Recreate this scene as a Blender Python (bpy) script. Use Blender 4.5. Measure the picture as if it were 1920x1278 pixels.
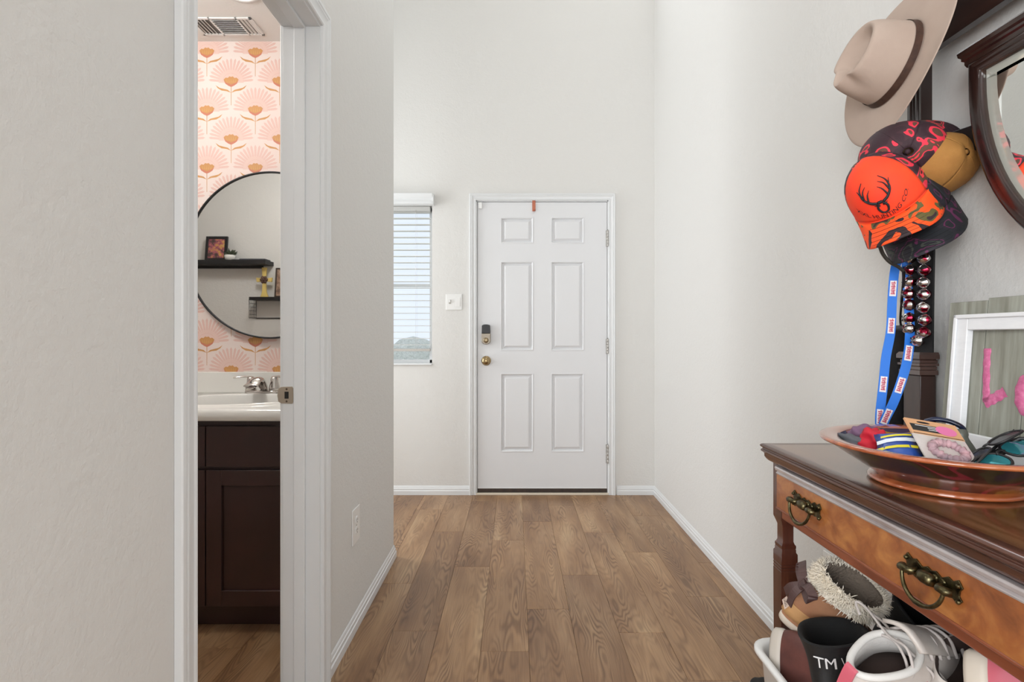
import bpy, bmesh, math, random
from mathutils import Vector, Matrix, noise
for o in list(bpy.data.objects): bpy.data.objects.remove(o)
SC = bpy.context.scene
COL = SC.collection
PI = math.pi

# ------------------------------------------------------------------ camera, world, lights
H = 1.121                                   # eye height
cam_d = bpy.data.cameras.new('camera'); cam = bpy.data.objects.new('camera', cam_d); COL.objects.link(cam)
cam.location = (0, 0, H); cam.rotation_euler = (PI/2, 0, 0)
cam_d.sensor_width = 36.0; cam_d.lens = 18.75; cam_d.clip_start = 0.02
cam_d.shift_x = -5/1920; cam_d.shift_y = -9/1920
SC.camera = cam
vs = SC.view_settings
vs.view_transform = 'Standard'; vs.look = 'None'; vs.gamma = 1.0; vs.use_curve_mapping = False
vs.exposure = -0.07
world = bpy.data.worlds.new('sky'); SC.world = world; world.use_nodes = True
bg = world.node_tree.nodes['Background']
bg.inputs[0].default_value = (0.80, 0.89, 1.0, 1); bg.inputs[1].default_value = 1.15

def area_light(name, loc, rot, sx, sy, power, color=(1, 1, 1)):
    d = bpy.data.lights.new(name, 'AREA'); d.shape = 'RECTANGLE'; d.size = sx; d.size_y = sy
    d.energy = power; d.color = color
    o = bpy.data.objects.new(name, d); COL.objects.link(o); o.location = loc; o.rotation_euler = rot
    return o
# daylight added as if through an unseen window in the foyer's left wall (faces +X)
area_light('added_foyer_daylight', (-2.27, 3.22, 1.55), (0, -PI/2, 0), 2.1, 0.8, 40, (0.965, 0.985, 1.0))
# high light added as if from an unseen window over the front door (faces -Y)
area_light('added_upper_daylight', (0.15, 3.74, 4.25), (-PI/2, 0, 0), 1.5, 0.9, 18, (0.975, 0.99, 1.0))
# fill lights added behind and left of the camera, as from invented windows
area_light('added_left_fill', (-3.16, -0.95, 1.65), (0, -PI/2, 0), 2.1, 2.2, 10, (0.965, 0.985, 1.0))
area_light('added_rear_fill', (-1.75, -2.47, 1.7), (PI/2, 0, 0), 1.9, 2.4, 158, (0.975, 0.99, 1.0))  # added to brighten the right wall from behind
area_light('added_rear_center_fill', (0.20, -2.47, 1.2), (PI/2, 0, 0), 1.0, 2.0, 28, (0.975, 0.99, 1.0))  # added to lift camera-facing surfaces such as the door jamb

# ------------------------------------------------------------------ helpers
def lin(c):
    r = []
    for k in c[:3]:
        k = k/255.0
        r.append(k/12.92 if k <= 0.04045 else ((k+0.055)/1.055)**2.4)
    return (r[0], r[1], r[2], 1.0)

class NT:
    """small wrapper to write node trees"""
    def __init__(s, name):
        s.m = bpy.data.materials.new(name); s.m.use_nodes = True
        s.t = s.m.node_tree; s.n = s.t.nodes; s.b = s.n['Principled BSDF']
    def node(s, typ, **kw):
        nd = s.n.new(typ)
        for k, v in kw.items(): setattr(nd, k, v)
        return nd
    def link(s, a, b): s.t.links.new(a, b)
    def coord(s, which='Object', scale=(1, 1, 1), loc=(0, 0, 0), rot=(0, 0, 0)):
        tc = s.node('ShaderNodeTexCoord'); mp = s.node('ShaderNodeMapping')
        mp.inputs['Scale'].default_value = scale; mp.inputs['Location'].default_value = loc
        mp.inputs['Rotation'].default_value = rot
        s.link(tc.outputs[which], mp.inputs[0]); return mp.outputs[0]
    def noise(s, vec, scale, detail=3, rough=0.5, dist=0.0):
        nd = s.node('ShaderNodeTexNoise'); nd.inputs['Scale'].default_value = scale
        nd.inputs['Detail'].default_value = detail; nd.inputs['Roughness'].default_value = rough
        nd.inputs['Distortion'].default_value = dist
        if vec is not None: s.link(vec, nd.inputs['Vector'])
        return nd.outputs['Fac']
    def ramp(s, fac, stops, interp='LINEAR'):
        nd = s.node('ShaderNodeValToRGB'); cr = nd.color_ramp; cr.interpolation = interp
        while len(cr.elements) < len(stops): cr.elements.new(0.5)
        for e, (p, c) in zip(cr.elements, stops): e.position = p; e.color = lin(c)
        s.link(fac, nd.inputs[0]); return nd.outputs[0]
    def mix(s, fac, a, b, blend='MIX'):
        nd = s.node('ShaderNodeMix', data_type='RGBA', blend_type=blend)
        for inp, val in ((nd.inputs[0], fac), (nd.inputs[6], a), (nd.inputs[7], b)):
            if hasattr(val, 'is_output'): s.link(val, inp)
            elif isinstance(val, tuple): inp.default_value = lin(val)
            else: inp.default_value = val
        return nd.outputs[2]
    def math(s, op, a, b=None):
        nd = s.node('ShaderNodeMath', operation=op)
        for i, val in enumerate((a, b)):
            if val is None: continue
            if hasattr(val, 'is_output'): s.link(val, nd.inputs[i])
            else: nd.inputs[i].default_value = val
        return nd.outputs[0]
    def bump(s, h, strength, dist=0.002):
        nd = s.node('ShaderNodeBump'); nd.inputs['Strength'].default_value = strength
        nd.inputs['Distance'].default_value = dist; s.link(h, nd.inputs['Height'])
        s.link(nd.outputs[0], s.b.inputs['Normal'])
    def set(s, color=None, rough=0.5, metal=0.0, coat=0.0, spec=None):
        if color is not None:
            if hasattr(color, 'is_output'): s.link(color, s.b.inputs['Base Color'])
            else: s.b.inputs['Base Color'].default_value = lin(color)
        if hasattr(rough, 'is_output'): s.link(rough, s.b.inputs['Roughness'])
        else: s.b.inputs['Roughness'].default_value = rough
        s.b.inputs['Metallic'].default_value = metal
        s.b.inputs['Coat Weight'].default_value = coat
        s.b.inputs['Coat Roughness'].default_value = 0.12
        if spec is not None: s.b.inputs['Specular IOR Level'].default_value = spec
        return s.m

_mats = {}
def mat(name, color, rough=0.5, metal=0.0, bump=None, var=None, coat=0.0, spec=None):
    """plain material with optional fine noise relief and colour drift"""
    if name in _mats: return _mats[name]
    t = NT(name); c = color
    if var:
        v = t.coord(); f = t.noise(v, var[1], 4, 0.55)
        c = t.ramp(f, [(0.30, color), (0.70, var[0])])
    if bump:
        v = t.coord(); t.bump(t.noise(v, bump[0], 3), bump[1], bump[2] if len(bump) > 2 else 0.002)
    _mats[name] = t.set(c, rough, metal, coat, spec); return _mats[name]

def mat_emit(name, color, strength):
    t = NT(name); t.set(color, 0.4)
    t.b.inputs['Emission Color'].default_value = lin(color); t.b.inputs['Emission Strength'].default_value = strength
    return t.m

def mat_camo(name, stops, scale, rough=0.8, dist=1.2, weave=900, seed=0.0, stretch=(1, 1, 1)):
    t = NT(name); v = t.coord(loc=(seed, seed*0.7, seed*1.3), scale=stretch)
    f = t.noise(v, scale, 1.5, 0.4, dist)
    c = t.ramp(f, stops, 'CONSTANT')
    if weave: t.bump(t.noise(t.coord(), weave, 1), 0.25, 0.001)
    return t.set(c, rough)

W = {}                                       # world matrix of every empty / part
class MB:
    def __init__(s): s.v = []; s.f = []; s.m = []; s.s = []
    def add(s, vs_, fs, mi=0, smooth=False, M=None):
        o = len(s.v)
        for p in vs_:
            p = Vector(p); s.v.append(M @ p if M is not None else p)
        for f in fs: s.f.append([i+o for i in f]); s.m.append(mi); s.s.append(smooth)
        return s
    def box(s, x0, x1, y0, y1, z0, z1, mi=0, M=None):
        if x0 > x1: x0, x1 = x1, x0
        if y0 > y1: y0, y1 = y1, y0
        if z0 > z1: z0, z1 = z1, z0
        vv = [(x0,y0,z0),(x1,y0,z0),(x1,y1,z0),(x0,y1,z0),(x0,y0,z1),(x1,y0,z1),(x1,y1,z1),(x0,y1,z1)]
        ff = [(0,3,2,1),(4,5,6,7),(0,1,5,4),(1,2,6,5),(2,3,7,6),(3,0,4,7)]
        return s.add(vv, ff, mi, False, M)
    def tube(s, pts, r, n=10, closed=False, mi=0, M=None, caps=True, sq=None):
        pts = [Vector(p) for p in pts]; N = len(pts)
        rr = r if isinstance(r, (list, tuple)) else [r]*N
        tan = []
        for i in range(N):
            if closed: t = pts[(i+1) % N]-pts[i-1]
            else: t = pts[min(i+1, N-1)]-pts[max(i-1, 0)]
            tan.append(t.normalized() if t.length > 1e-9 else Vector((0, 0, 1)))
        up = Vector((0, 0, 1)) if abs(tan[0].z) < 0.9 else Vector((1, 0, 0))
        nx = tan[0].cross(up).normalized(); rings = []
        for i in range(N):
            nx = (nx - tan[i]*nx.dot(tan[i])).normalized(); ny = tan[i].cross(nx)
            k = sq or (1, 1)
            rings.append([pts[i]+(nx*math.cos(2*PI*j/n)*k[0]+ny*math.sin(2*PI*j/n)*k[1])*rr[i] for j in range(n)])
        s.loft(rings, True, closed, mi, True, M, caps and not closed); return s
    def loft(s, rings, wrap=True, closed=False, mi=0, smooth=True, M=None, caps=False, flip=False):
        n = len(rings[0]); vv = [p for r_ in rings for p in r_]; ff = []
        for i in range(len(rings) if closed else len(rings)-1):
            a = i*n; b = ((i+1) % len(rings))*n
            for j in range(n if wrap else n-1):
                k = (j+1) % n
                q = (a+j, a+k, b+k, b+j)
                ff.append(q[::-1] if flip else q)
        if caps:
            ff.append(list(range(n))[::-1]); ff.append([(len(rings)-1)*n+j for j in range(n)])
        return s.add(vv, ff, mi, smooth, M)
    def lathe(s, prof, n=32, M=None, mi=0, smooth=True, sx=1.0, sy=1.0):
        rings = [[(r_*math.cos(2*PI*j/n)*sx, r_*math.sin(2*PI*j/n)*sy, z) for j in range(n)] for r_, z in prof]
        return s.loft(rings, True, False, mi, smooth, M, True)
    def prism(s, poly, z0, z1, M=None, mi=0, smooth=False):
        n = len(poly)
        vv = [(x, y, z0) for x, y in poly]+[(x, y, z1) for x, y in poly]
        ff = [list(range(n))[::-1], list(range(n, 2*n))]
        for i in range(n):
            k = (i+1) % n; ff.append((i, k, n+k, n+i))
        return s.add(vv, ff, mi, smooth, M)
    def sweep(s, prof, path, mi=0, closed=False):
        """prof: list of (a,b) ; path: list of (origin, dirA, dirB)"""
        rings = [[Vector(o)+Vector(da)*a+Vector(db)*b for a, b in prof] for o, da, db in path]
        return s.loft(rings, True, closed, mi, False, None, not closed)
    def ribbon(s, pts, wd, w, t=0.0012, mi=0, M=None):
        """flat strap along pts; wd: width direction per point or single"""
        pts = [Vector(p) for p in pts]; rings = []
        for i, p in enumerate(pts):
            tn = (pts[min(i+1, len(pts)-1)]-pts[max(i-1, 0)]).normalized()
            d = Vector(wd[i] if isinstance(wd, list) else wd); d = (d-tn*d.dot(tn)).normalized(); nn = tn.cross(d)
            rings.append([p-d*w/2-nn*t/2, p+d*w/2-nn*t/2, p+d*w/2+nn*t/2, p-d*w/2+nn*t/2])
        return s.loft(rings, True, False, mi, False, M, True)
    def build(s, name, mats, parent=None, bevel=0.0, seg=2, subsurf=0, solid=0.0, local=False, smooth=None):
        if not isinstance(mats, (list, tuple)): mats = [mats]
        me = bpy.data.meshes.new(name)
        vv = s.v
        if parent is not None and not local:
            inv = W[parent].inverted(); vv = [inv @ p for p in s.v]
        me.from_pydata([tuple(p) for p in vv], [], s.f)
        for m_ in mats: me.materials.append(m_)
        for p, mi, sm in zip(me.polygons, s.m, s.s): p.material_index = mi; p.use_smooth = sm if smooth is None else smooth
        bm = bmesh.new(); bm.from_mesh(me); bmesh.ops.recalc_face_normals(bm, faces=bm.faces); bm.to_mesh(me); bm.free()
        me.update()
        o = bpy.data.objects.new(name, me); COL.objects.link(o)
        if parent is not None: o.parent = parent; W[o] = W[parent].copy()
        else: W[o] = Matrix.Identity(4)
        if solid: md = o.modifiers.new('solid', 'SOLIDIFY'); md.thickness = solid; md.offset = 0
        if bevel:
            md = o.modifiers.new('bevel', 'BEVEL'); md.width = bevel; md.segments = seg; md.limit_method = 'ANGLE'; md.angle_limit = 0.6
            for p in me.polygons: p.use_smooth = True
            md.harden_normals = True
        if subsurf: md = o.modifiers.new('sub', 'SUBSURF'); md.levels = subsurf; md.render_levels = subsurf
        return o

def tag(o, label=None, cat=None, group=None, kind=None):
    if label: o['label'] = label
    if cat: o['category'] = cat
    if group: o['group'] = group
    if kind: o['kind'] = kind
    return o
def empty(name, loc=(0, 0, 0), label=None, cat=None, group=None, kind=None, M=None):
    o = bpy.data.objects.new(name, None); COL.objects.link(o); o.empty_display_size = 0.05
    if M is None: M = Matrix.Translation(Vector(loc))
    o.matrix_world = M; W[o] = M.copy()
    return tag(o, label, cat, group, kind)
def basis(loc, ex, ey, ez):
    """matrix whose columns are the (orthonormalised) local axes"""
    ez = Vector(ez).normalized(); ey = Vector(ey); ey = (ey-ez*ey.dot(ez)).normalized(); ex = ey.cross(ez)
    return Matrix(((ex.x, ey.x, ez.x, loc[0]), (ex.y, ey.y, ez.y, loc[1]), (ex.z, ey.z, ez.z, loc[2]), (0, 0, 0, 1)))
def text_geo(body, size, cx=True):
    """flat lettering: vertices in the XY plane, baseline at y=0, and its faces"""
    cu = bpy.data.curves.new('lettering', 'FONT'); cu.body = body; cu.size = size; cu.align_x = 'CENTER' if cx else 'LEFT'
    cu.resolution_u = 3
    ob = bpy.data.objects.new('lettering', cu); COL.objects.link(ob)
    dg = bpy.context.evaluated_depsgraph_get(); me = bpy.data.meshes.new_from_object(ob.evaluated_get(dg))
    vv = [v.co.copy() for v in me.vertices]; ff = [list(p.vertices) for p in me.polygons]
    bpy.data.objects.remove(ob); bpy.data.curves.remove(cu); bpy.data.meshes.remove(me)
    return vv, ff
def bez(p0, p1, p2, p3, n=12):
    out = []
    for i in range(n+1):
        t = i/n; a = (1-t)**3; b = 3*t*(1-t)**2; c = 3*t*t*(1-t); d = t**3
        out.append(Vector(p0)*a+Vector(p1)*b+Vector(p2)*c+Vector(p3)*d)
    return out
def spline(pts, n=8):
    """Catmull-Rom through pts"""
    pts = [Vector(p) for p in pts]; P = [pts[0]*2-pts[1]]+pts+[pts[-1]*2-pts[-2]]; out = []
    for i in range(1, len(P)-2):
        for k in range(n):
            t = k/n
            out.append(0.5*((2*P[i])+(P[i+1]-P[i-1])*t+(2*P[i-1]-5*P[i]+4*P[i+1]-P[i+2])*t*t+(3*P[i]-P[i-1]-3*P[i+1]+P[i+2])*t**3))
    out.append(pts[-1]); return out
def smooth01(t): t = max(0.0, min(1.0, t)); return t*t*(3-2*t)
def interp(tab, x):
    if x <= tab[0][0]: return tab[0][1]
    for (a, va), (b, vb) in zip(tab, tab[1:]):
        if x <= b: return va+(vb-va)*smooth01((x-a)/(b-a))
    return tab[-1][1]
R = random.Random(7)

# ------------------------------------------------------------------ materials
def wall_paint(name, color, s=95, st=0.6):
    t = NT(name); v = t.coord()
    n1 = t.noise(v, s, 4, 0.6); 
    n2 = t.noise(v, s*0.35, 2, 0.5)
    hgt = t.math('ADD', t.math('MULTIPLY', n1, 0.6), t.math('MULTIPLY', n2, 0.6))
    t.bump(hgt, st, 0.004)
    return t.set(color, 0.75, spec=0.3)
M_wall = wall_paint('wall_paint', (222, 221, 218))
M_ceil = wall_paint('ceiling_paint', (236, 234, 230), 90, 0.3)
M_trim = mat('trim_gloss_white', (226, 228, 229), 0.28)
M_door = mat('door_white', (226, 227, 229), 0.4, bump=(120, 0.05))
M_plastic = mat('switch_white', (236, 236, 234), 0.35)
M_dark = mat('gap_dark', (28, 26, 25), 0.8)

def oak(name):
    t = NT(name)
    tc = t.node('ShaderNodeTexCoord'); oi = t.node('ShaderNodeObjectInfo')
    off = t.node('ShaderNodeCombineXYZ')
    t.link(t.math('MULTIPLY', oi.outputs['Random'], 37.0), off.inputs[0])
    t.link(t.math('MULTIPLY', oi.outputs['Random'], 91.0), off.inputs[1])
    add = t.node('ShaderNodeVectorMath', operation='ADD'); t.link(tc.outputs['Object'], add.inputs[0]); t.link(off.outputs[0], add.inputs[1])
    def mapped(sc):
        mp = t.node('ShaderNodeMapping'); mp.inputs['Scale'].default_value = sc; t.link(add.outputs[0], mp.inputs[0]); return mp.outputs[0]
    base = t.noise(mapped((5.0, 0.8, 1)), 1.6, 2, 0.5)                       # broad figure: its contour lines are the cathedrals
    rings = t.math('POWER', t.math('ABSOLUTE', t.math('SINE', t.math('MULTIPLY', base, 85.0))), 3.0)
    fine = t.noise(mapped((220, 6, 1)), 1.0, 3, 0.6)                       # pores along the plank
    mid = t.noise(mapped((14, 1.6, 1)), 1.0, 3, 0.55)
    big = t.noise(mapped((6, 1.2, 1)), 1.3, 2, 0.5)
    c = t.ramp(big, [(0.30, (140, 106, 76)), (0.46, (165, 130, 96)), (0.60, (184, 150, 115)), (0.76, (202, 172, 136))])
    c = t.mix(t.math('MULTIPLY', t.math('SUBTRACT', mid, 0.30), 0.9), c, (138, 112, 92))
    gm = t.ramp(t.noise(mapped((7, 1.0, 1)), 1.7, 2, 0.5), [(0.42, (0, 0, 0)), (0.62, (255, 255, 255))])
    g = t.math('MULTIPLY', rings, t.math('MULTIPLY', t.math('ADD', gm, 0.22), 0.55))
    c = t.mix(g, c, (98, 68, 46))
    c = t.mix(t.math('MULTIPLY', t.math('SUBTRACT', fine, 0.42), 1.1), c, (104, 76, 54))
    tint = t.ramp(oi.outputs['Random'], [(0.0, (222, 214, 206)), (0.5, (244, 240, 234)), (1.0, (255, 250, 240))])
    c = t.mix(1.0, c, tint, 'MULTIPLY')
    t.bump(fine, 0.12, 0.001)
    return t.set(c, 0.36, spec=0.45)
M_oak = oak('oak_vinyl')

def cherry(name, c1, c2, c3, rough=0.22, axis='y', coat=0.5, scale=1.0, wear=0.0):
    t = NT(name)
    sc = {'y': (26, 2.2, 26), 'z': (26, 26, 2.2), 'x': (2.2, 26, 26), 'diag': (15, 11, 15)}[axis]
    v = t.coord(scale=tuple(k*scale for k in sc), rot=(0.5, 0, 0) if axis == 'diag' else (0, 0, 0))
    f = t.noise(v, 1.6, 4, 0.55, 0.6); f2 = t.noise(v, 6.0, 3, 0.6)
    c = t.ramp(f, [(0.28, c1), (0.5, c2), (0.74, c3)])
    c = t.mix(t.math('MULTIPLY', f2, 0.35), c, c1)
    t.bump(f2, 0.05, 0.001)
    return t.set(c, rough, coat=coat)
M_dkwood = cherry('mahogany_dark', (26, 14, 12), (44, 24, 20), (66, 37, 28), 0.25, 'z')
M_dkrail = cherry('mahogany_rail', (26, 15, 13), (44, 26, 22), (66, 40, 32), 0.25, 'y')
M_edge = cherry('mahogany_edge', (56, 32, 25), (84, 52, 41), (110, 72, 58), 0.2, 'y')
M_top = cherry('walnut_top', (92, 58, 36), (128, 88, 58), (152, 112, 80), 0.2, 'y', 0.7)
M_draw = cherry('burl_drawer', (112, 62, 34), (156, 92, 48), (192, 130, 70), 0.28, 'diag', 0.4)
M_rail = cherry('drawer_rail', (104, 52, 32), (130, 68, 42), (150, 84, 54), 0.3, 'y', 0.3)
M_leg = cherry('mahogany_leg', (50, 25, 20), (78, 41, 30), (102, 58, 42), 0.25, 'z')
M_brass = mat('antique_brass', (116, 108, 78), 0.32, 1.0, var=((62, 56, 42), 90))
M_nickel = mat('satin_nickel', (196, 188, 176), 0.28, 1.0)
M_chrome = mat('polished_chrome', (214, 210, 206), 0.08, 1.0)
M_black = mat('black_satin', (22, 22, 24), 0.45)
M_blackcloth = mat('black_cloth', (16, 16, 17), 0.85, bump=(500, 0.3))
M_white = mat('white_porcelain', (238, 237, 232), 0.12, coat=0.4)
M_mirror = mat('mirror_silver', (236, 238, 236), 0.015, 1.0)

# ------------------------------------------------------------------ the shell
XR, XL, XLB, YB, YC, ZC = 0.99, -0.613, -0.728, 3.774, 2.70, 5.0
YBN, YBF, XBL, ZBC = 0.60, 2.56, -3.0, 2.534          # bathroom: near wall, far wall, left wall, ceiling
def struct(name, mb, m, parent=None, **kw):
    o = mb.build(name, m, parent, **kw)
    if parent is None: o['kind'] = 'structure'
    return o
b = MB()
b.box(-2.3, XR, YC, YB, -0.1, -0.004); b.box(XL, XR, 0.485, YC, -0.1, -0.004); b.box(-3.2, XR, -2.5, 0.485, -0.1, -0.004)
b.box(XLB, XL, 1.0, 1.7, -0.1, -0.004); b.box(XBL, XLB, YBN, YBF, -0.1, -0.004)
floor = struct('floor', b, M_oak)
# vinyl planks, run along Y; joints staggered
PW, PL = 0.1720, 1.032
ends = {-8: 2.30, -7: 1.92, -6: 2.62, -5: 2.86, -4: 2.42, -3: 2.03, -2: 2.594, -1: 1.899, 0: 2.193, 1: 2.505, 2: 2.018, 3: 2.77, 4: 2.297, 5: 2.64}
def plank_mesh(w, l):
    me = MB(); g = 0.0004; c = 0.0007
    lo = [(g, g), (w-g, g), (w-g, l-g), (g, l-g)]; hi = [(g+c, g+c), (w-g-c, g+c), (w-g-c, l-g-c), (g+c, l-g-c)]
    me.loft([[(x, y, -0.006) for x, y in lo], [(x, y, -c) for x, y in lo], [(x, y, 0.0) for x, y in hi]], True, False, 0, False)
    me.add([(x, y, 0.0) for x, y in hi], [(0, 1, 2, 3)])
    m_ = bpy.data.meshes.new('plank'); m_.from_pydata([tuple(v) for v in me.v], [], me.f); m_.materials.append(M_oak)
    bm = bmesh.new(); bm.from_mesh(m_); bmesh.ops.recalc_face_normals(bm, faces=bm.faces); bm.to_mesh(m_); bm.free()
    return m_
_pm = {}
def lay(x0, x1, y0, y1):
    w, l = round(x1-x0, 4), round(y1-y0, 4)
    if w < 0.006 or l < 0.01: return
    if (w, l) not in _pm: _pm[(w, l)] = plank_mesh(w, l)
    o = bpy.data.objects.new('plank', _pm[(w, l)]); COL.objects.link(o); o.parent = floor; o.location = (x0, y0, 0)
for k, e in ends.items():
    xa, xb = 0.0506+PW*k, 0.0506+PW*(k+1)
    regs = []
    if xa >= XL: regs.append((xa, min(xb, XR), 0.35, YB))
    elif xb > XL: regs += [(XL, xb, 0.35, YB), (xa, XL, YC, YB)]
    else: regs.append((max(xa, -1.4), xb, YC, YB))
    if xa < XL: regs.append((xa, min(xb, XL), 1.02, 1.675) if xa > XLB-PW else None)
    if xa < XLB and k >= -7: regs.append((xa, min(xb, XLB), 1.02 if False else 0.9, YBF))
    for rg in regs:
        if rg is None: continue
        x0, x1, y0, y1 = rg
        if rg[3] == 1.675: x0 = max(x0, XLB)
        y = e-PL*4
        while y < y1:
            a, c = max(y, y0), min(y+PL, y1)
            if c > a: lay(x0, x1, a, c)
            y += PL

b = MB(); b.box(XR, 1.11, -2.5, 3.9, -0.1, ZC); wall_right = struct('wall_right', b, M_wall)
WX0, WX1, WZ0, WZ1 = -1.19, -0.585, 0.917, 2.045       # sidelight opening
DX0, DX1, DZ1 = -0.285, 0.674, 2.093                   # front door opening
b = MB()
for x0, x1, z0, z1 in ((-2.3, WX0, -0.1, ZC), (WX0, WX1, -0.1, WZ0), (WX0, WX1, WZ1, ZC), (WX1, DX0, -0.1, 3.78), (WX1, DX0, 4.72, ZC), (DX0, DX1, DZ1, 3.78), (DX1, 0.92, -0.1, 3.78), (0.92, XR, -0.1, ZC), (DX0, 0.92, 4.72, ZC)):
    b.box(x0, x1, YB, 3.90, z0, z1)
wall_back = struct('wall_back', b, M_wall)
OY0, OY1, OZ = 1.02, 1.675, 2.094                      # bathroom door opening (finished)
b = MB()
b.box(XLB, XL, 0.485, OY0-0.018, -0.1, ZC); b.box(XLB, XL, OY1+0.018, YC, -0.1, ZC); b.box(XLB, XL, OY0-0.018, OY1+0.018, OZ+0.018, ZC)
wall_left = struct('wall_left', b, M_wall)
b = MB()
b.box(-2.42, -2.3, YC, 2.82, -0.1, ZC); b.box(-2.42, -2.3, 3.62, 3.9, -0.1, ZC); b.box(-2.42, -2.3, 2.82, 3.62, -0.1, 0.5); b.box(-2.42, -2.3, 2.82, 3.62, 2.6, ZC)
struct('wall_foyer_left', b, M_wall)
b = MB()
b.box(-3.2, -2.72, -2.62, -2.5, -0.1, ZC); b.box(-0.78, -0.32, -2.62, -2.5, -0.1, ZC); b.box(-0.32, 0.72, -2.62, -2.5, 2.25, ZC); b.box(0.72, 1.11, -2.62, -2.5, -0.1, ZC); b.box(-2.72, -0.78, -2.62, -2.5, -0.1, 0.45); b.box(-2.72, -0.78, -2.62, -2.5, 2.95, ZC)
struct('wall_rear', b, M_wall)
b = MB()
b.box(-3.32, -3.2, -2.62, -2.05, -0.1, ZC); b.box(-3.32, -3.2, 0.15, 0.485, -0.1, ZC); b.box(-3.32, -3.2, -2.05, 0.15, -0.1, 0.6); b.box(-3.32, -3.2, -2.05, 0.15, 2.7, ZC)
struct('wall_living_left', b, M_wall)
b = MB(); b.box(-3.32, 1.11, -2.62, 3.9, ZC, ZC+0.1); struct('ceiling', b, M_ceil)
# bathroom
M_paper = mat('wallpaper_blush', (242, 228, 221), 0.6, bump=(300, 0.08), var=((240, 219, 211), 2.2))
b = MB(); b.box(XBL, XLB, YBF, YC, -0.1, ZC); wall_bath = struct('wall_bathroom_back', b, M_wall)
b = MB(); b.box(XBL, XLB, YBF-0.002, YBF, 0, ZBC); wp = b.build('wallpaper', M_paper, wall_bath)
b = MB(); b.box(-3.32, XLB, YBN-0.115, YBN, -0.1, ZC); struct('wall_bathroom_front', b, M_wall)
b = MB(); b.box(XBL-0.1, XBL, YBN, YBF, -0.1, ZBC); struct('wall_bathroom_left', b, M_wall)
b = MB(); b.box(XBL, XLB, YBN, YBF, ZBC, ZBC+0.08); struct('ceiling_bathroom', b, M_ceil)

# wallpaper print: fans of rays, cup flowers, leaves and stems on a half-drop repeat (flat print on the paper)
P_ray = mat('print_pale_pink', (232, 196, 185), 0.6); P_fan = mat('print_fan_pink', (235, 203, 192), 0.6)
P_gold = mat('print_ochre', (208, 152, 94), 0.6); P_rose = mat('print_rose', (206, 128, 104), 0.6); P_goldlt = mat('print_light_ochre', (226, 176, 112), 0.6)
def motif(mb, cx, cz):
    def poly(pts, mi, lift):
        mb.add([(cx+x, YBF-0.002-lift, cz+z) for x, z in pts], [list(range(len(pts)))], mi)
    poly([(0.060*math.cos(PI*i/16), -0.004+0.062*math.sin(PI*i/16)) for i in range(17)], 1, 0.0002)
    n = 17
    for i in range(n):                                  # rays with rounded tips
        a = PI*(i+0.5)/n; ca, sa = math.cos(a), math.sin(a); r0, r1, w0, w1 = 0.058, 0.098+0.006*math.sin(a), 0.0050, 0.0062
        pts = [(r0*ca+w0*sa, r0*sa-w0*ca), (r1*ca+w1*sa*0.9, r1*sa-w1*ca*0.9), ((r1+0.010)*ca, (r1+0.010)*sa), (r1*ca-w1*sa*0.9, r1*sa+w1*ca*0.9), (r0*ca-w0*sa, r0*sa+w0*ca)]
        poly(pts, 0, 0.0003)
    for i in range(22):                                 # beaded arc round the flower
        a = PI*(i+0.5)/22; r0 = 0.040; c0 = (r0*math.cos(a), 0.002+r0*math.sin(a)); d = 0.0010
        poly([(c0[0]-d, c0[1]), (c0[0], c0[1]-d), (c0[0]+d, c0[1]), (c0[0], c0[1]+d)], 3, 0.0004)
    cup = [(-0.036, 0.012), (-0.026, 0.021), (-0.016, 0.019), (-0.008, 0.027), (0, 0.024), (0.008, 0.027), (0.016, 0.019), (0.026, 0.021), (0.036, 0.012), (0.028, -0.006), (0.014, -0.016), (0, -0.020), (-0.014, -0.016), (-0.028, -0.006)]
    poly(cup, 2, 0.0005)
    poly([(-0.036, 0.010), (-0.026, -0.002), (0, -0.013), (0.026, -0.002), (0.036, 0.010), (0.028, -0.008), (0.014, -0.018), (0, -0.024), (-0.014, -0.018), (-0.028, -0.008)], 3, 0.0006)
    for i in range(-2, 3): poly([(i*0.009-0.0012, -0.004), (i*0.009+0.0012, -0.004), (i*0.0115, 0.017)], 4, 0.0007)
    poly([(-0.0014, -0.022), (0.0014, -0.022), (0.0010, -0.112), (-0.0010, -0.112)], 2, 0.0004)
    for s_ in (-1, 1):
        lf = [(0, -0.052), (0.016, -0.038), (0.036, -0.033), (0.056, -0.028), (0.075, -0.015), (0.064, -0.030), (0.046, -0.041), (0.022, -0.044)]
        poly([(s_*x, z) for x, z in lf], 2, 0.0006)
mb = MB(); TW, TH = 0.2325, 0.277
cx0, cz0 = -1.2435, 2.478
for i in range(-8, 6):
    for j in range(-7, 2):
        cx, cz = cx0+i*TW/2, cz0+j*TH-(TH/2 if i % 2 else 0)
        if cx < -1.78 or cx > -0.80 or cz > 2.50 or cz < 0.8: continue
        if cz+0.11 > ZBC:                              # trim at the ceiling
            tmp = MB(); motif(tmp, cx, cz)
            for v in tmp.v: v.z = min(v.z, ZBC-0.001)
            mb.add(tmp.v, tmp.f); mb.m[-len(tmp.f):] = tmp.m
        else: motif(mb, cx, cz)
mb.build('wallpaper_print', [P_ray, P_fan, P_gold, P_rose, P_goldlt], wall_bath)

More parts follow.
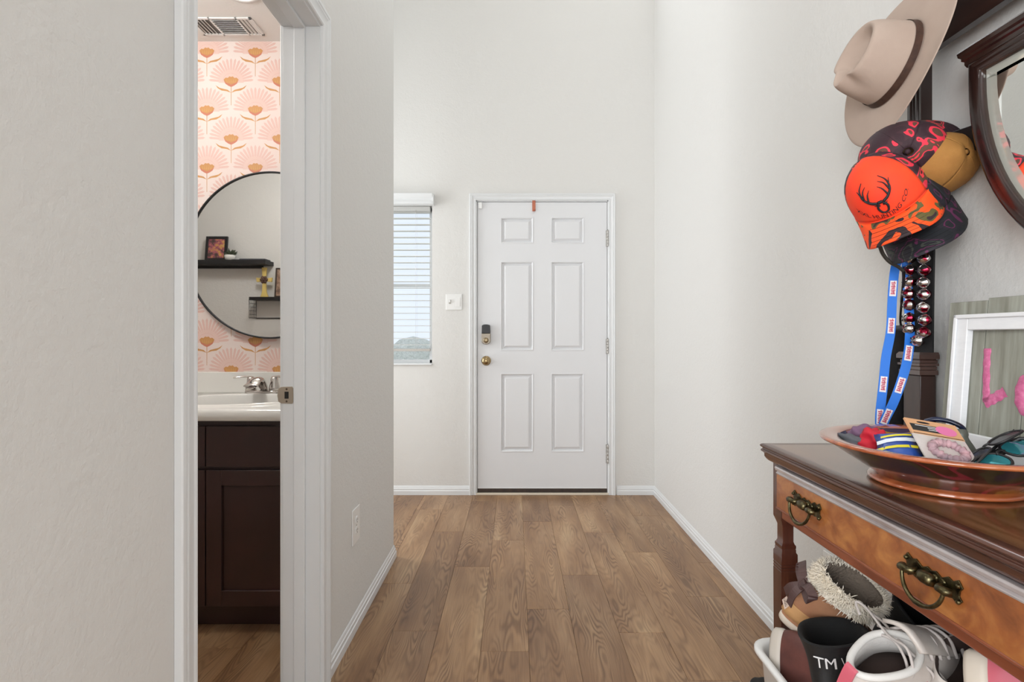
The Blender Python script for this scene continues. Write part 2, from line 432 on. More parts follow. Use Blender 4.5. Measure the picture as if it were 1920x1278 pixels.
# ------------------------------------------------------------------ trims
BB = [(0, 0), (0.013, 0), (0.013, 0.030), (0.0095, 0.034), (0.0095, 0.046), (0.006, 0.050), (0.005, 0.060), (0.002, 0.064), (0, 0.064)]
up = Vector((0, 0, 1))
def base(name, pts, m=M_trim):
    """pts: list of (x, y, outward x, outward y) along the wall"""
    b = MB(); b.sweep(BB, [((x, y, 0.0), (ox, oy, 0), up) for x, y, ox, oy in pts]); return struct(name, b, m, bevel=0.0012, seg=1)
base('baseboard_right', [(XR, YB, -1, -1), (XR, -2.4, -1, 0)])
base('baseboard_back', [(DX1+0.048, YB, 0, -1), (XR, YB, -1, -1)])
base('baseboard_back', [(-2.29, YB, 0, -1), (DX0-0.034, YB, 0, -1)])
base('baseboard_left', [(XL, OY1+0.070, 1, 0), (XL, YC, 1, 1), (-2.29, YC, 0, 1)])
base('baseboard_left', [(-3.19, YBN-0.115, 0, -1), (XL, YBN-0.115, 1, -1), (XL, OY0-0.064, 1, 0)])
CS = [(0, 0), (0, 0.009), (0.004, 0.0125), (0.009, 0.0125), (0.012, 0.0095), (0.022, 0.0105), (0.030, 0.0125), (0.036, 0.016), (0.041, 0.0135), (0.045, 0.0165), (0.054, 0.0165), (0.056, 0.014), (0.056, 0)]
def casing(mb, cs, out, prof=CS):
    mb.sweep(prof, [(p, d, out) for p, d in cs])
# bathroom door: jambs, stops, casings, strike plate
trim = empty('trim_1', (XL, OY0, 0), kind='structure')
b = MB()
b.box(XLB-0.001, XL+0.001, OY0-0.018, OY0, 0, OZ); b.box(XLB-0.001, XL+0.001, OY1, OY1+0.018, 0, OZ); b.box(XLB-0.001, XL+0.001, OY0-0.018, OY1+0.018, OZ, OZ+0.018)
b.build('jamb', M_trim, trim, bevel=0.001, seg=1)
b = MB(); sx0, sx1 = XLB+0.038, XLB+0.072               # door stop
b.box(sx0, sx1, OY0, OY0+0.011, 0, OZ-0.011); b.box(sx0, sx1, OY1-0.011, OY1, 0, OZ-0.011); b.box(sx0, sx1, OY0, OY1, OZ-0.011, OZ)
b.build('door_stop', M_trim, trim, bevel=0.002)
for nm, x, ox in (('casing', XL, 1), ('casing', XLB, -1)):
    b = MB(); r_ = 0.005
    casing(b, [((x, OY0-r_, 0), (0, -1, 0)), ((x, OY0-r_, OZ+r_), (0, -1, 1)), ((x, OY1+r_, OZ+r_), (0, 1, 1)), ((x, OY1+r_, 0), (0, 1, 0))], (ox, 0, 0))
    b.build(nm, M_trim, trim, bevel=0.001, seg=1)
b = MB(); z0 = 0.936                                    # strike plate on the far jamb, its lip curling past the room-side edge
pl = [(-0.732, -0.026), (-0.742, -0.020), (-0.745, 0.0), (-0.742, 0.020), (-0.732, 0.026), (-0.698, 0.027), (-0.695, 0.022), (-0.695, -0.022), (-0.698, -0.027)]
Mp = Matrix(((1, 0, 0, 0), (0, 0, -1, OY1), (0, 1, 0, z0), (0, 0, 0, 1)))
b.prism(pl, 0.0, 0.0018, Mp); sp = b.build('strike_plate', mat('strike_nickel', (188, 176, 160), 0.35, 0.9), trim, bevel=0.0006, seg=1)
b = MB(); b.prism([(-0.722, -0.011), (-0.709, -0.011), (-0.709, 0.011), (-0.722, 0.011)], 0.0019, 0.0021, Mp); b.build('latch_hole', M_dark, sp)
for zz in (-0.019, 0.019):
    b = MB(); b.lathe([(0.0001, 0.0026), (0.0028, 0.0024), (0.0034, 0.0018)], 12, Mp @ Matrix.Translation((-0.7155, zz, 0))); b.build('screw', mat('screw_dark', (96, 84, 72), 0.4, 0.8), sp)

# ------------------------------------------------------------------ front door
def px(u): return (u-965)/265.0
def pz(v): return H-(v-630)/265.0
door = empty('door_1', (DX0, YB, 0), kind='structure', label='white six panel front door with keypad lock')
SX0, SX1, SZ0, SZ1, FY = px(895.5), px(1138), 0.046, pz(378.5), YB+0.004
b = MB()
b.box(SX0, SX1, FY+0.014, FY+0.044, SZ0, SZ1)
cols = [(px(938.5), px(1000)), (px(1033), px(1095))]; rows = [(pz(456), pz(407)), (pz(657), pz(490)), (pz(847), pz(700))]
xs = [SX0, cols[0][0], cols[0][1], cols[1][0], cols[1][1], SX1]
for i in (0, 2, 4): b.box(xs[i], xs[i+1], FY, FY+0.014, SZ0, SZ1)
zs = [SZ0, rows[2][0], rows[2][1], rows[1][0], rows[1][1], rows[0][0], rows[0][1], SZ1]
for x0, x1 in cols:
    for i in (0, 2, 4, 6): b.box(x0, x1, FY, FY+0.014, zs[i], zs[i+1])
b.build('door_slab', M_door, door)
for x0, x1 in cols:
    for z0, z1 in rows:
        b = MB()
        def ring(d, y): return [(x0+d, y, z0+d), (x1-d, y, z0+d), (x1-d, y, z1-d), (x0+d, y, z1-d)]
        b.loft([ring(0, FY+0.013), ring(0, FY-0.002), ring(0.004, FY-0.003), ring(0.009, FY+0.001), ring(0.012, FY+0.0115), ring(0.020, FY+0.0115), ring(0.034, FY-0.0005), ring(0.036, FY-0.001)], True, False, 0, False)
        b.add(ring(0.036, FY-0.001), [(0, 1, 2, 3)])
        b.build('door_panel', M_door, door, bevel=0.001, seg=1)
b = MB()                                                # frame: jambs + weather gap
b.box(DX0, SX0-0.003, YB-0.001, 3.90, 0, DZ1); b.box(SX1+0.003, DX1, YB-0.001, 3.90, 0, DZ1); b.box(DX0, DX1, YB-0.001, 3.90, SZ1+0.003, DZ1)
b.build('door_frame', M_trim, door)
b = MB(); b.box(SX0-0.004, SX1+0.004, YB+0.045, 3.89, 0.02, SZ1+0.004); b.build('weather_strip', M_dark, door)
b = MB()
casing(b, [((SX0-0.010, YB, 0), (-1, 0, 0)), ((SX0-0.010, YB, SZ1+0.010), (-1, 0, 1)), ((SX1+0.010, YB, SZ1+0.010), (1, 0, 1)), ((SX1+0.010, YB, 0), (1, 0, 0))], (0, -1, 0), [(a*0.85, c*1.1) for a, c in CS])
b.build('casing', M_trim, door, bevel=0.001, seg=1)
b = MB(); b.box(SX0, SX1, FY-0.006, FY+0.04, 0.016, 0.044); b.build('door_sweep', mat('sweep_brown', (66, 52, 44), 0.6, var=((48, 40, 36), 30)), door, bevel=0.002)
b = MB(); b.box(SX0, SX1, FY-0.003, FY+0.01, 0.043, 0.049); b.build('sweep_strip', M_plastic, door)
b = MB(); b.box(SX0-0.01, SX1+0.01, YB-0.016, YB+0.05, 0.0, 0.015); b.build('threshold', mat('threshold_cream', (216, 204, 186), 0.5), door, bevel=0.003)
for v0, v1 in ((432, 462), (635, 663), (833, 868)):
    z0, z1 = pz(v1), pz(v0); hx = SX1+0.0045; b = MB(); k = 5
    for i in range(k):
        a, c = z0+(z1-z0)*i/k+0.0008, z0+(z1-z0)*(i+1)/k-0.0008
        b.lathe([(0.0065, a), (0.0072, a+0.001), (0.0072, c-0.001), (0.0065, c)], 12, Matrix.Translation((hx, YB-0.008, 0)))
    b.lathe([(0.001, z1+0.008), (0.004, z1+0.006), (0.003, z1), (0.006, z1)], 12, Matrix.Translation((hx, YB-0.008, 0)))
    b.box(hx-0.012, hx-0.002, YB-0.004, YB+0.005, z0, z1); b.box(hx+0.002, hx+0.012, YB-0.004, YB+0.005, z0, z1)
    b.build('hinge', mat('hinge_white_worn', (206, 204, 200), 0.35, 0.3, var=((150, 146, 140), 160)), door)
# keypad deadbolt
kx, kz0, kz1 = px(911.5), pz(645.5), pz(608); kc = (kz0+kz1)/2; hw = 0.032
b = MB()
pts = []
for i in range(13): a = PI+PI*i/12; pts.append((kx+hw*math.cos(a), kz0+0.026+0.026*math.sin(a)))
pts += [(kx+hw, kc+0.008), (kx-hw, kc+0.008)]
My = Matrix(((1, 0, 0, 0), (0, 0, -1, FY), (0, 1, 0, 0), (0, 0, 0, 1)))
b.prism(pts, 0.0, 0.026, My); lk = b.build('deadbolt', mat('deadbolt_nickel', (146, 137, 124), 0.38, 1.0), door, bevel=0.004)
b = MB(); pts = [(kx-hw+0.001, kc+0.008), (kx+hw-0.001, kc+0.008), (kx+hw-0.003, kz1-0.010)]+[(kx+(hw-0.003)*math.cos(PI*i/8), kz1-0.010+0.010*math.sin(PI*i/8)) for i in range(1, 8)]+[(kx-hw+0.003, kz1-0.010)]
b.prism(pts, 0.0, 0.027, My); b.build('keypad', mat('keypad_black', (24, 26, 30), 0.12), lk, bevel=0.003)
b = MB(); b.lathe([(0.019, 0.026), (0.019, 0.030), (0.015, 0.033), (0.006, 0.034), (0.0001, 0.034)], 24, My @ Matrix.Translation((kx, kz0+0.030, 0))); b.build('thumb_turn', mat('bronze_worn', (150, 134, 108), 0.3, 1.0), lk)
b = MB(); kz = pz(676)
b.lathe([(0.034, 0.0), (0.034, 0.004), (0.028, 0.009), (0.013, 0.012), (0.011, 0.026), (0.016, 0.034), (0.026, 0.042), (0.0275, 0.052), (0.022, 0.060), (0.010, 0.064), (0.0001, 0.0645)], 28, My @ Matrix.Translation((kx, kz, 0)))
b.build('door_knob', mat('knob_brass', (168, 146, 108), 0.22, 1.0), door)

t = empty('door_hook', (px(1001), YB, SZ1), 'copper coloured hook over the top edge of the front door', 'hook')
b = MB(); hx = px(1001); b.box(hx-0.0115, hx+0.0115, FY-0.006, FY-0.0032, pz(394), SZ1+0.012); b.box(hx-0.0115, hx+0.0115, FY-0.006, FY+0.02, SZ1+0.0005, SZ1+0.0028)
b.build('strap', mat('copper_hook', (186, 112, 88), 0.45, 0.3), t, bevel=0.001)
b = MB(); b.tube(bez((hx, FY-0.006, pz(394)), (hx, FY-0.01, pz(397)), (hx, FY-0.026, pz(397)), (hx, FY-0.026, pz(393)), 8), 0.006, 8, sq=(1.9, 0.4)); b.build('hook_tip', mat('copper_hook', (186, 112, 88)), t)
b = MB(); b.box(px(897.5), px(904), FY-0.012, FY-0.0032, pz(391), pz(379)); o = b.build('door_sensor', M_plastic, bevel=0.002); tag(o, 'tiny white sensor block in upper left corner of the front door', 'sensor')

# light switch plate: toggle beside rocker
t = empty('light_switch', (px(851), YB, pz(566)), 'white two gang light switch between side window and front door', 'light switch')
x0, x1, z0, z1 = px(836), px(866.5), pz(581), pz(551); xc, zc = (x0+x1)/2, (z0+z1)/2
b = MB(); b.box(x0, x1, YB-0.006, YB, z0, z1); b.build('plate', M_plastic, t, bevel=0.003)
b = MB(); b.box(x0+0.024, x0+0.034, YB-0.016, YB-0.006, zc-0.004, zc+0.014); b.build('toggle', M_plastic, t, bevel=0.002)
b = MB(); b.box(x0+0.021, x0+0.037, YB-0.0066, YB-0.006, zc-0.013, zc+0.016); b.build('toggle_slot', mat('slot_grey', (176, 172, 166), 0.6), t)
b = MB(); b.box(x1-0.046, x1-0.013, YB-0.009, YB-0.006, zc-0.034, zc+0.034); b.build('rocker', M_plastic, t, bevel=0.0015)

def outlet(name, M, label):
    """duplex receptacle; local x across, y up, z out of the wall"""
    t = empty(name, label=label, cat='outlet', group='wall outlets', M=M)
    b = MB(); b.box(-0.045, 0.045, -0.067, 0.067, 0, 0.005); b.build('plate', M_plastic, t, bevel=0.002, local=True)
    for s_ in (-1, 1):
        b = MB(); b.prism([(0.017*math.cos(a), s_*0.0195+0.0145*math.sin(a)*1.0) for a in [2*PI*i/20 for i in range(20)]], 0.005, 0.008); rc = b.build('receptacle', M_plastic, t, bevel=0.001, local=True)
        b = MB(); b.box(-0.0075, -0.0055, s_*0.0195-0.002, s_*0.0195+0.007, 0.008, 0.0083); b.box(0.0055, 0.0075, s_*0.0195-0.002, s_*0.0195+0.006, 0.008, 0.0083)
        b.prism([(0.0025*math.cos(a), s_*0.0195-0.0075+0.0025*math.sin(a)) for a in [2*PI*i/10 for i in range(10)]], 0.008, 0.0083); b.build('slots', M_dark, rc, local=True)
    b = MB(); b.lathe([(0.003, 0.005), (0.003, 0.0062), (0.0001, 0.0066)], 10); b.build('screw', M_nickel, t, local=True)
yo = 2.05
outlet('outlet', basis((XL, yo, 0.396), 0, (0, 0, 1), (1, 0, 0)), 'white duplex outlet low on the left wall near the bathroom door')
outlet('outlet', basis((XR, 1.66, 0.372), 0, (0, 0, 1), (-1, 0, 0)), 'white duplex outlet on the right wall below the wooden table')

# ------------------------------------------------------------------ side window, blind and the outdoors behind it
win = empty('window_1', (WX1, YB, WZ0), kind='structure', label='narrow white framed side window')
b = MB(); wy0, wy1 = 3.855, 3.90
for a, c, d, e in ((WX0, WX0+0.03, WZ0, WZ1), (WX1-0.03, WX1, WZ0, WZ1), (WX0, WX1, WZ0, WZ0+0.035), (WX0, WX1, WZ1-0.03, WZ1)): b.box(a, c, wy0, wy1, d, e)
b.build('window_frame', M_trim, win, bevel=0.002)
b = MB(); b.box(WX0+0.03, WX1-0.03, wy0+0.004, wy1-0.006, pz(535), pz(530)); b.build('meeting_rail', M_trim, win, bevel=0.002)
tg = NT('window_glass'); g_tr = tg.node('ShaderNodeBsdfTransparent'); g_gl = tg.node('ShaderNodeBsdfGlossy'); g_gl.inputs['Roughness'].default_value = 0.02
g_mx = tg.node('ShaderNodeMixShader'); g_mx.inputs[0].default_value = 0.06; tg.link(g_tr.outputs[0], g_mx.inputs[1]); tg.link(g_gl.outputs[0], g_mx.inputs[2])
tg.link(g_mx.outputs[0], tg.n['Material Output'].inputs['Surface']); M_glass = tg.m
for z0, z1 in ((WZ0+0.035, pz(535)), (pz(530), WZ1-0.03)):
    b = MB(); b.box(WX0+0.03, WX1-0.03, 3.876, 3.880, z0, z1); b.build('window_pane', M_glass, win)
b = MB(); b.box(WX0, WX1, YB-0.012, wy0, WZ0, WZ0+0.012); b.build('window_sill', M_trim, win, bevel=0.003)
bl = empty('window_blind', (WX1, YB, WZ1), 'white slatted blind open in the narrow side window', 'blind')
tsl = NT('slat_white'); d_ = tsl.node('ShaderNodeBsdfDiffuse'); d_.inputs[0].default_value = lin((242, 242, 240)); tr_ = tsl.node('ShaderNodeBsdfTranslucent'); tr_.inputs[0].default_value = lin((240, 240, 236))
mx_ = tsl.node('ShaderNodeMixShader'); mx_.inputs[0].default_value = 0.45; tsl.link(d_.outputs[0], mx_.inputs[1]); tsl.link(tr_.outputs[0], mx_.inputs[2]); tsl.link(mx_.outputs[0], tsl.n['Material Output'].inputs['Surface']); M_slat = tsl.m
b = MB(); vz0, vz1, vx1 = pz(386), pz(366), px(815)
VP_ = [(0, 0), (0.052, 0), (0.058, 0.004), (0.058, 0.016), (0.054, 0.022), (0.050, 0.030), (0.050, 0.044), (0.060, 0.056), (0.062, 0.076), (0, 0.076)]
b.sweep(VP_, [((WX0-0.02, YB, vz0), (0, -1, 0), up), ((vx1-0.008, YB, vz0), (0, -1, 0), up)]); b.box(vx1-0.010, vx1, YB-0.056, YB, vz0, vz1)
b.build('valance', M_trim, bl, bevel=0.0015)
sx0, sx1 = WX0+0.012, WX1-0.016; zt = pz(391)
b = MB(); b.box(sx0, sx1, YB+0.004, YB+0.054, WZ1-0.045, WZ1-0.004); b.build('head_rail', M_slat, bl, bevel=0.002)
nz = 22; zbot = pz(652)
for i in range(nz):
    z = zt-0.02-(zt-0.02-zbot-0.02)*i/(nz-1); b = MB()
    b.prism([(0, 0), (0.0, 0.0026), (0.025, 0.0046), (0.050, 0.0026), (0.050, 0), (0.025, 0.002)], sx0, sx1, Matrix(((0, 0, 1, 0), (1, 0, 0, YB+0.004), (0, 1, 0, z), (0, 0, 0, 1))))
    b.build('slat', M_slat, bl)
b = MB(); b.box(sx0, sx1, YB+0.004, YB+0.054, zbot-0.024, zbot-0.006); b.build('bottom_rail', mat('bottom_rail_grey', (190, 186, 180), 0.5), bl, bevel=0.002)
for x in (sx0+0.10, sx0+0.28, sx1-0.10):
    b = MB()
    for yy in (YB+0.003, YB+0.055): b.tube([(x, yy, zbot-0.01), (x, yy, WZ1-0.03)], 0.0007, 5)
    b.build('ladder_cord', M_plastic, bl)
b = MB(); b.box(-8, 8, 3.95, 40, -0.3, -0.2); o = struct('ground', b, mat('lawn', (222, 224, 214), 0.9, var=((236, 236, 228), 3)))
b = MB(); b.box(-2.4, 0.9, 3.92, 5.4, 2.36, 2.46); struct('porch_roof', b, mat('soffit', (226, 224, 218), 0.8))
b = MB()
for i in range(26):
    x, rr = -8+i*0.62+R.uniform(-.2, .2), R.uniform(0.7, 1.2)
    M_ = Matrix.Translation((x, 20+R.uniform(-1, 1), R.uniform(0.1, 0.45))) @ Matrix.Diagonal((rr, rr, rr*R.uniform(.7, 1.0), 1))
    b.lathe([(0.0001, -1), (0.7, -0.7), (1, 0), (0.86, 0.5), (0.5, 0.86), (0.0001, 1)], 12, M_)
o = b.build('hedge', mat('hazed_hedge_leaves', (212, 216, 206), 0.9, bump=(9, 1.0, 0.2), var=((226, 228, 220), 4))); tag(o, 'faint pale hedge seen through the bottom of the side window', 'hedge', kind='stuff')  # leaf colour paled to carry the overexposed outdoor haze
pd = bpy.data.lights.new('side_window_portal', 'AREA'); pd.shape = 'RECTANGLE'; pd.size = 0.6; pd.size_y = 1.12; pd.cycles.is_portal = True
po = bpy.data.objects.new('side_window_portal', pd); COL.objects.link(po); po.location = ((WX0+WX1)/2, 3.91, (WZ0+WZ1)/2); po.rotation_euler = (-PI/2, 0, 0)

# ceiling lamp added for top light, above the frame
t = empty('added_ceiling_light', (0.1, 1.3, ZC), 'added round white glass ceiling light high over the hall', 'ceiling light')
b = MB(); b.lathe([(0.17, ZC), (0.17, ZC-0.025), (0.16, ZC-0.03)], 32, Matrix.Translation((0.1, 1.3, 0))); b.build('canopy', M_nickel, t)
b = MB(); b.lathe([(0.16, ZC-0.03), (0.155, ZC-0.06), (0.12, ZC-0.095), (0.06, ZC-0.115), (0.0001, ZC-0.12)], 32, Matrix.Translation((0.1, 1.3, 0))); b.build('glass_dome', mat_emit('added_lamp_glass', (255, 250, 242), 1.5), t)
l_ = bpy.data.lights.new('added_hall_lamp', 'AREA'); l_.shape = 'DISK'; l_.size = 0.34; l_.energy = 6; l_.color = (1.0, 0.99, 0.97)
lo = bpy.data.objects.new('added_hall_lamp', l_); COL.objects.link(lo); lo.location = (0.1, 1.3, ZC-0.125)

# ------------------------------------------------------------------ bathroom things
VX, VXR, VXL = -1.16, -0.730, -1.59                    # vanity centre, right and left side
M_esp = mat('espresso_wood', (42, 24, 21), 0.35, var=((54, 29, 26), 6), coat=0.2)
t = empty('vanity_cabinet', (VX, 2.25, 0), 'dark espresso bathroom vanity cabinet with shaker doors', 'cabinet')
b = MB(); b.box(VXL, VXR, 2.02, YBF-0.003, 0.106, 0.807); b.box(VXL+0.02, VXR, 2.076, YBF-0.003, 0.001, 0.106); b.build('body', M_esp, t)
def shaker(name, x0, x1, z0, z1, parent, w=0.058):
    d = empty(name, (x0, 2.0, z0)); d.parent = parent; d.matrix_parent_inverse = W[parent].inverted()
    for a, c, e, f in ((x0, x0+w, z0, z1), (x1-w, x1, z0, z1), (x0+w, x1-w, z0, z0+w), (x0+w, x1-w, z1-w, z1)):
        b = MB(); b.box(a, c, 2.0, 2.019, e, f); b.build('stile' if f-e > 0.3 else 'rail', M_esp, d, bevel=0.0015)
    b = MB(); b.box(x0+w, x1-w, 2.011, 2.018, z0+w, z1-w); b.build('panel', M_esp, d)
for x0, x1 in ((VX+0.002, VXR-0.012), (VXL+0.012, VX-0.002)):
    shaker('door', x0, x1, 0.108, 0.618, t)
    b = MB(); b.box(x0, x1, 2.0, 2.019, 0.631, 0.783); b.build('drawer_front', M_esp, t, bevel=0.0015)

t = empty('washbasin', (VX, 2.25, 0.807), 'glossy white vanity top with oval basin and backsplash', 'sink')
ZT = 0.853
b = MB()                                                # slab with oval hole: ring of quads from ellipse to rectangle
N = 64; cx, cy, ra, rb = VX, 2.21, 0.255, 0.185
x0, x1, y0, y1 = VXL-0.012, VXR, 1.968, YBF-0.003
def rect_pt(a):
    c, s_ = math.cos(a), math.sin(a); k = []
    if c > 1e-9: k.append((x1-cx)/c)
    if c < -1e-9: k.append((x0-cx)/c)
    if s_ > 1e-9: k.append((y1-cy)/s_)
    if s_ < -1e-9: k.append((y0-cy)/s_)
    m_ = min(k); return (cx+c*m_, cy+s_*m_)
angs = sorted(set([2*PI*i/N for i in range(N)]+[math.atan2(yy-cy, xx-cx) % (2*PI) for xx in (x0, x1) for yy in (y0, y1)]))
def ell(f, z, dz=0): return [(cx+ra*f*math.cos(a), cy+rb*f*math.sin(a), z) for a in angs]
def rc(ins, z): return [(min(max(rect_pt(a)[0], x0+ins), x1-ins), min(max(rect_pt(a)[1], y0+ins), y1-ins), z) for a in angs]
b.loft([rc(0.006, 0.807), rc(0, 0.812), rc(0, 0.838), rc(0.005, 0.849), rc(0.016, ZT), ell(1.16, ZT), ell(1.13, ZT+0.004), ell(1.09, ZT+0.010), ell(1.03, ZT+0.010), ell(1.0, ZT+0.004), ell(0.95, ZT-0.03), ell(0.82, ZT-0.09), ell(0.55, ZT-0.125), ell(0.12, ZT-0.135), ell(0.02, ZT-0.135)], True)
b.build('counter', M_white, t)
b = MB(); b.box(x0, x1, YBF-0.021, YBF-0.0032, ZT-0.002, 0.951); b.build('backsplash', M_white, t, bevel=0.005)
b = MB(); b.lathe([(0.0001, ZT-0.134), (0.02, ZT-0.133), (0.022, ZT-0.135)], 20, Matrix.Translation((cx, cy, 0))); b.build('drain', M_chrome, t)
t = empty('faucet', (VX, 2.44, ZT), 'chrome two handle faucet on the bathroom sink', 'faucet')
FYc = 2.455
b = MB(); b.prism([(VX+0.052*sg+0.028*math.cos(a), FYc+0.026*math.sin(a)) for sg, a0 in ((1, -PI/2), (-1, PI/2)) for a in [a0+PI*i/10 for i in range(11)]], ZT-0.001, ZT+0.020); b.build('base_plate', M_chrome, t, bevel=0.005)
b = MB(); ringsS = []
for i in range(13):                                     # wide arched spout reaching over the basin
    s_ = i/12; y = FYc+0.012-0.125*s_; z = ZT+0.030+0.050*math.sin(min(1, s_*1.25)*PI*0.62)-0.042*max(0, s_-0.35); w = 0.020+0.013*s_; hh = 0.020-0.013*s_
    ringsS.append([(VX+w*math.cos(a)*1.0, y, z+hh*math.sin(a)) for a in [2*PI*j/14 for j in range(14)]])
b.loft(ringsS, True, caps=True); b.build('spout', M_chrome, t)
for s_ in (-1, 1):
    b = MB(); b.lathe([(0.024, ZT+0.019), (0.023, ZT+0.034), (0.017, ZT+0.060), (0.017, ZT+0.072), (0.012, ZT+0.082), (0.0001, ZT+0.085)], 20, Matrix.Translation((VX+s_*0.054, FYc, 0))); h_ = b.build('handle', M_chrome, t)
    b = MB(); b.tube(bez((VX+s_*0.054, FYc, ZT+0.080), (VX+s_*0.075, FYc-0.01, ZT+0.084), (VX+s_*0.10, FYc-0.018, ZT+0.083), (VX+s_*0.122, FYc-0.025, ZT+0.078), 8), [0.0075]*5+[0.0065, 0.006, 0.006, 0.005], 8, sq=(1, 0.6)); b.build('lever', M_chrome, h_)

MRc, MRz, MRr, MRy = (507-965)*2.53/1000, H+(630-478)*2.53/1000, 0.396, 2.53
t = empty('round_mirror', (MRc, MRy, MRz), 'large round wall mirror with thin black frame above the sink', 'mirror')
Mm = Matrix(((1, 0, 0, MRc), (0, 0, -1, MRy), (0, 1, 0, MRz), (0, 0, 0, 1)))
b = MB(); b.lathe([(MRr-0.008, -0.025), (MRr, -0.022), (MRr, 0.006), (MRr-0.007, 0.006), (MRr-0.008, 0.0)], 96, Mm); b.f = [f for f in b.f if len(f) == 4]; b.m = b.m[:len(b.f)]; b.s = b.s[:len(b.f)]
b.build('mirror_frame', M_black, t)
b = MB(); b.prism([((MRr-0.007)*math.cos(2*PI*i/96), (MRr-0.007)*math.sin(2*PI*i/96)) for i in range(96)], -0.004, 0.0, Mm); b.build('mirror_glass', M_mirror, t)

t = empty('ceiling_vent', (-1.31, 2.43, ZBC), 'white louvred air vent in the bathroom ceiling', 'vent')
vx0, vx1, vy0, vy1 = -1.455, -1.170, 2.362, 2.500; b = MB(); zf = ZBC-0.006
for a, c, d, e in ((vx0, vx1, vy0, vy0+0.012), (vx0, vx1, vy1-0.012, vy1), (vx0, vx0+0.012, vy0, vy1), (vx1-0.012, vx1, vy0, vy1), (-1.362, -1.354, vy0, vy1), (-1.242, -1.234, vy0, vy1)): b.box(a, c, d, e, zf, ZBC)
b.build('frame', M_plastic, t, bevel=0.001)
b = MB(); b.box(vx0+0.01, vx1-0.01, vy0+0.01, vy1-0.01, ZBC-0.0015, ZBC-0.0005); b.build('duct', mat('duct_grey', (120, 116, 112), 0.8), t)
for i in range(7):
    y = vy0+0.022+i*0.0155; b = MB(); b.box(-0.056, 0.056, -0.0045, 0.0045, -0.0008, 0.0008, M=Matrix.Translation((-1.298, y, ZBC-0.004)) @ Matrix.Rotation(0.6, 4, 'X')); b.build('slat', M_plastic, t)
for xa in (-1.443, -1.230):
    for i in range(4):
        b = MB(); b.box(-0.0045, 0.0045, -0.056, 0.056, -0.0008, 0.0008, M=Matrix.Translation((xa+0.010+i*0.016, 2.431, ZBC-0.004)) @ Matrix.Rotation(0.6 if xa < -1.3 else -0.6, 4, 'Y')); b.build('slat', M_plastic, t)
t = empty('recessed_light', (-1.13, 2.17, ZBC), 'small glowing round light above the sink in the bathroom ceiling', 'ceiling light')
Mr_ = Matrix.Translation((-1.13, 2.17, 0))
b = MB(); b.lathe([(0.085, ZBC), (0.085, ZBC-0.006), (0.07, ZBC-0.008), (0.068, ZBC-0.004)], 32, Mr_); b.build('ring', M_plastic, t)
b = MB(); b.lathe([(0.068, ZBC-0.005), (0.03, ZBC-0.007), (0.0001, ZBC-0.0075)], 32, Mr_); b.build('lens', mat_emit('can_lens', (255, 248, 238), 5.0), t)
t = empty('added_ceiling_light', (-1.6, 1.6, ZBC), 'added white dome light in the middle of the bathroom ceiling', 'ceiling light')  # unseen dome, added to carry the bathroom's main light
Ml = Matrix.Translation((-1.6, 1.6, 0))
b = MB(); b.lathe([(0.14, ZBC), (0.14, ZBC-0.018), (0.13, ZBC-0.022)], 32, Ml); b.build('ring', M_plastic, t)
b = MB(); b.lathe([(0.13, ZBC-0.021), (0.12, ZBC-0.036), (0.08, ZBC-0.050), (0.0001, ZBC-0.056)], 32, Ml); b.build('dome', mat_emit('added_bath_lamp_glass', (255, 247, 236), 4.0), t)
l_ = bpy.data.lights.new('added_bathroom_lamp', 'POINT'); l_.shadow_soft_size = 0.10; l_.energy = 24; l_.color = (1.0, 0.985, 0.965)  # point light added below the dome to brighten room and ceiling
lo = bpy.data.objects.new('added_bathroom_lamp', l_); COL.objects.link(lo); lo.location = (-1.6, 1.6, ZBC-0.20)

# shelves on the wall that the round mirror shows (bathroom front wall, y = YBN)
def rx(u, d=4.46): return (u-965)*d/1000
def rz_(v, d=4.46): return H+(630-v)*d/1000
t = empty('wall_shelf', (-2.4, YBN, 1.71), 'long black floating shelf in the mirror reflection, holding photo and plant', 'shelf')
b = MB(); b.box(-2.85, rx(503, 4.36), YBN, YBN+0.15, rz_(496.5, 4.38), rz_(489, 4.38)); b.build('board', M_black, t, bevel=0.002)
b = MB(); b.box(-2.8, -2.1, YBN, YBN+0.012, rz_(496.5, 4.38)-0.02, rz_(496.5, 4.38)); b.build('cleat', M_black, t)
zs1 = rz_(489, 4.38)
def photo_frame(name, xc, w, h, y, z0, label, cols, lean=0.12, fw=0.022, fm=M_black):
    M_ = Matrix.Translation((xc, y, z0)) @ Matrix.Rotation(lean, 4, 'X')
    t = empty(name, label=label, cat='picture frame', M=M_)
    b = MB()
    for a, c, d, e in ((-w/2, -w/2+fw, 0, h), (w/2-fw, w/2, 0, h), (-w/2+fw, w/2-fw, 0, fw), (-w/2+fw, w/2-fw, h-fw, h)): b.box(a, c, -0.018, 0.0, d, e)
    b.build('frame', fm, t, bevel=0.002, local=True)
    tt = NT(name+'_print'); v_ = tt.coord(scale=(1, 1, 1)); m_ = tt.set(tt.ramp(tt.noise(v_, 26, 3, 0.6), cols, 'LINEAR'), 0.4)
    b = MB(); b.box(-w/2+fw, w/2-fw, -0.012, -0.006, fw, h-fw); b.build('photograph', m_, t, local=True)
    return t
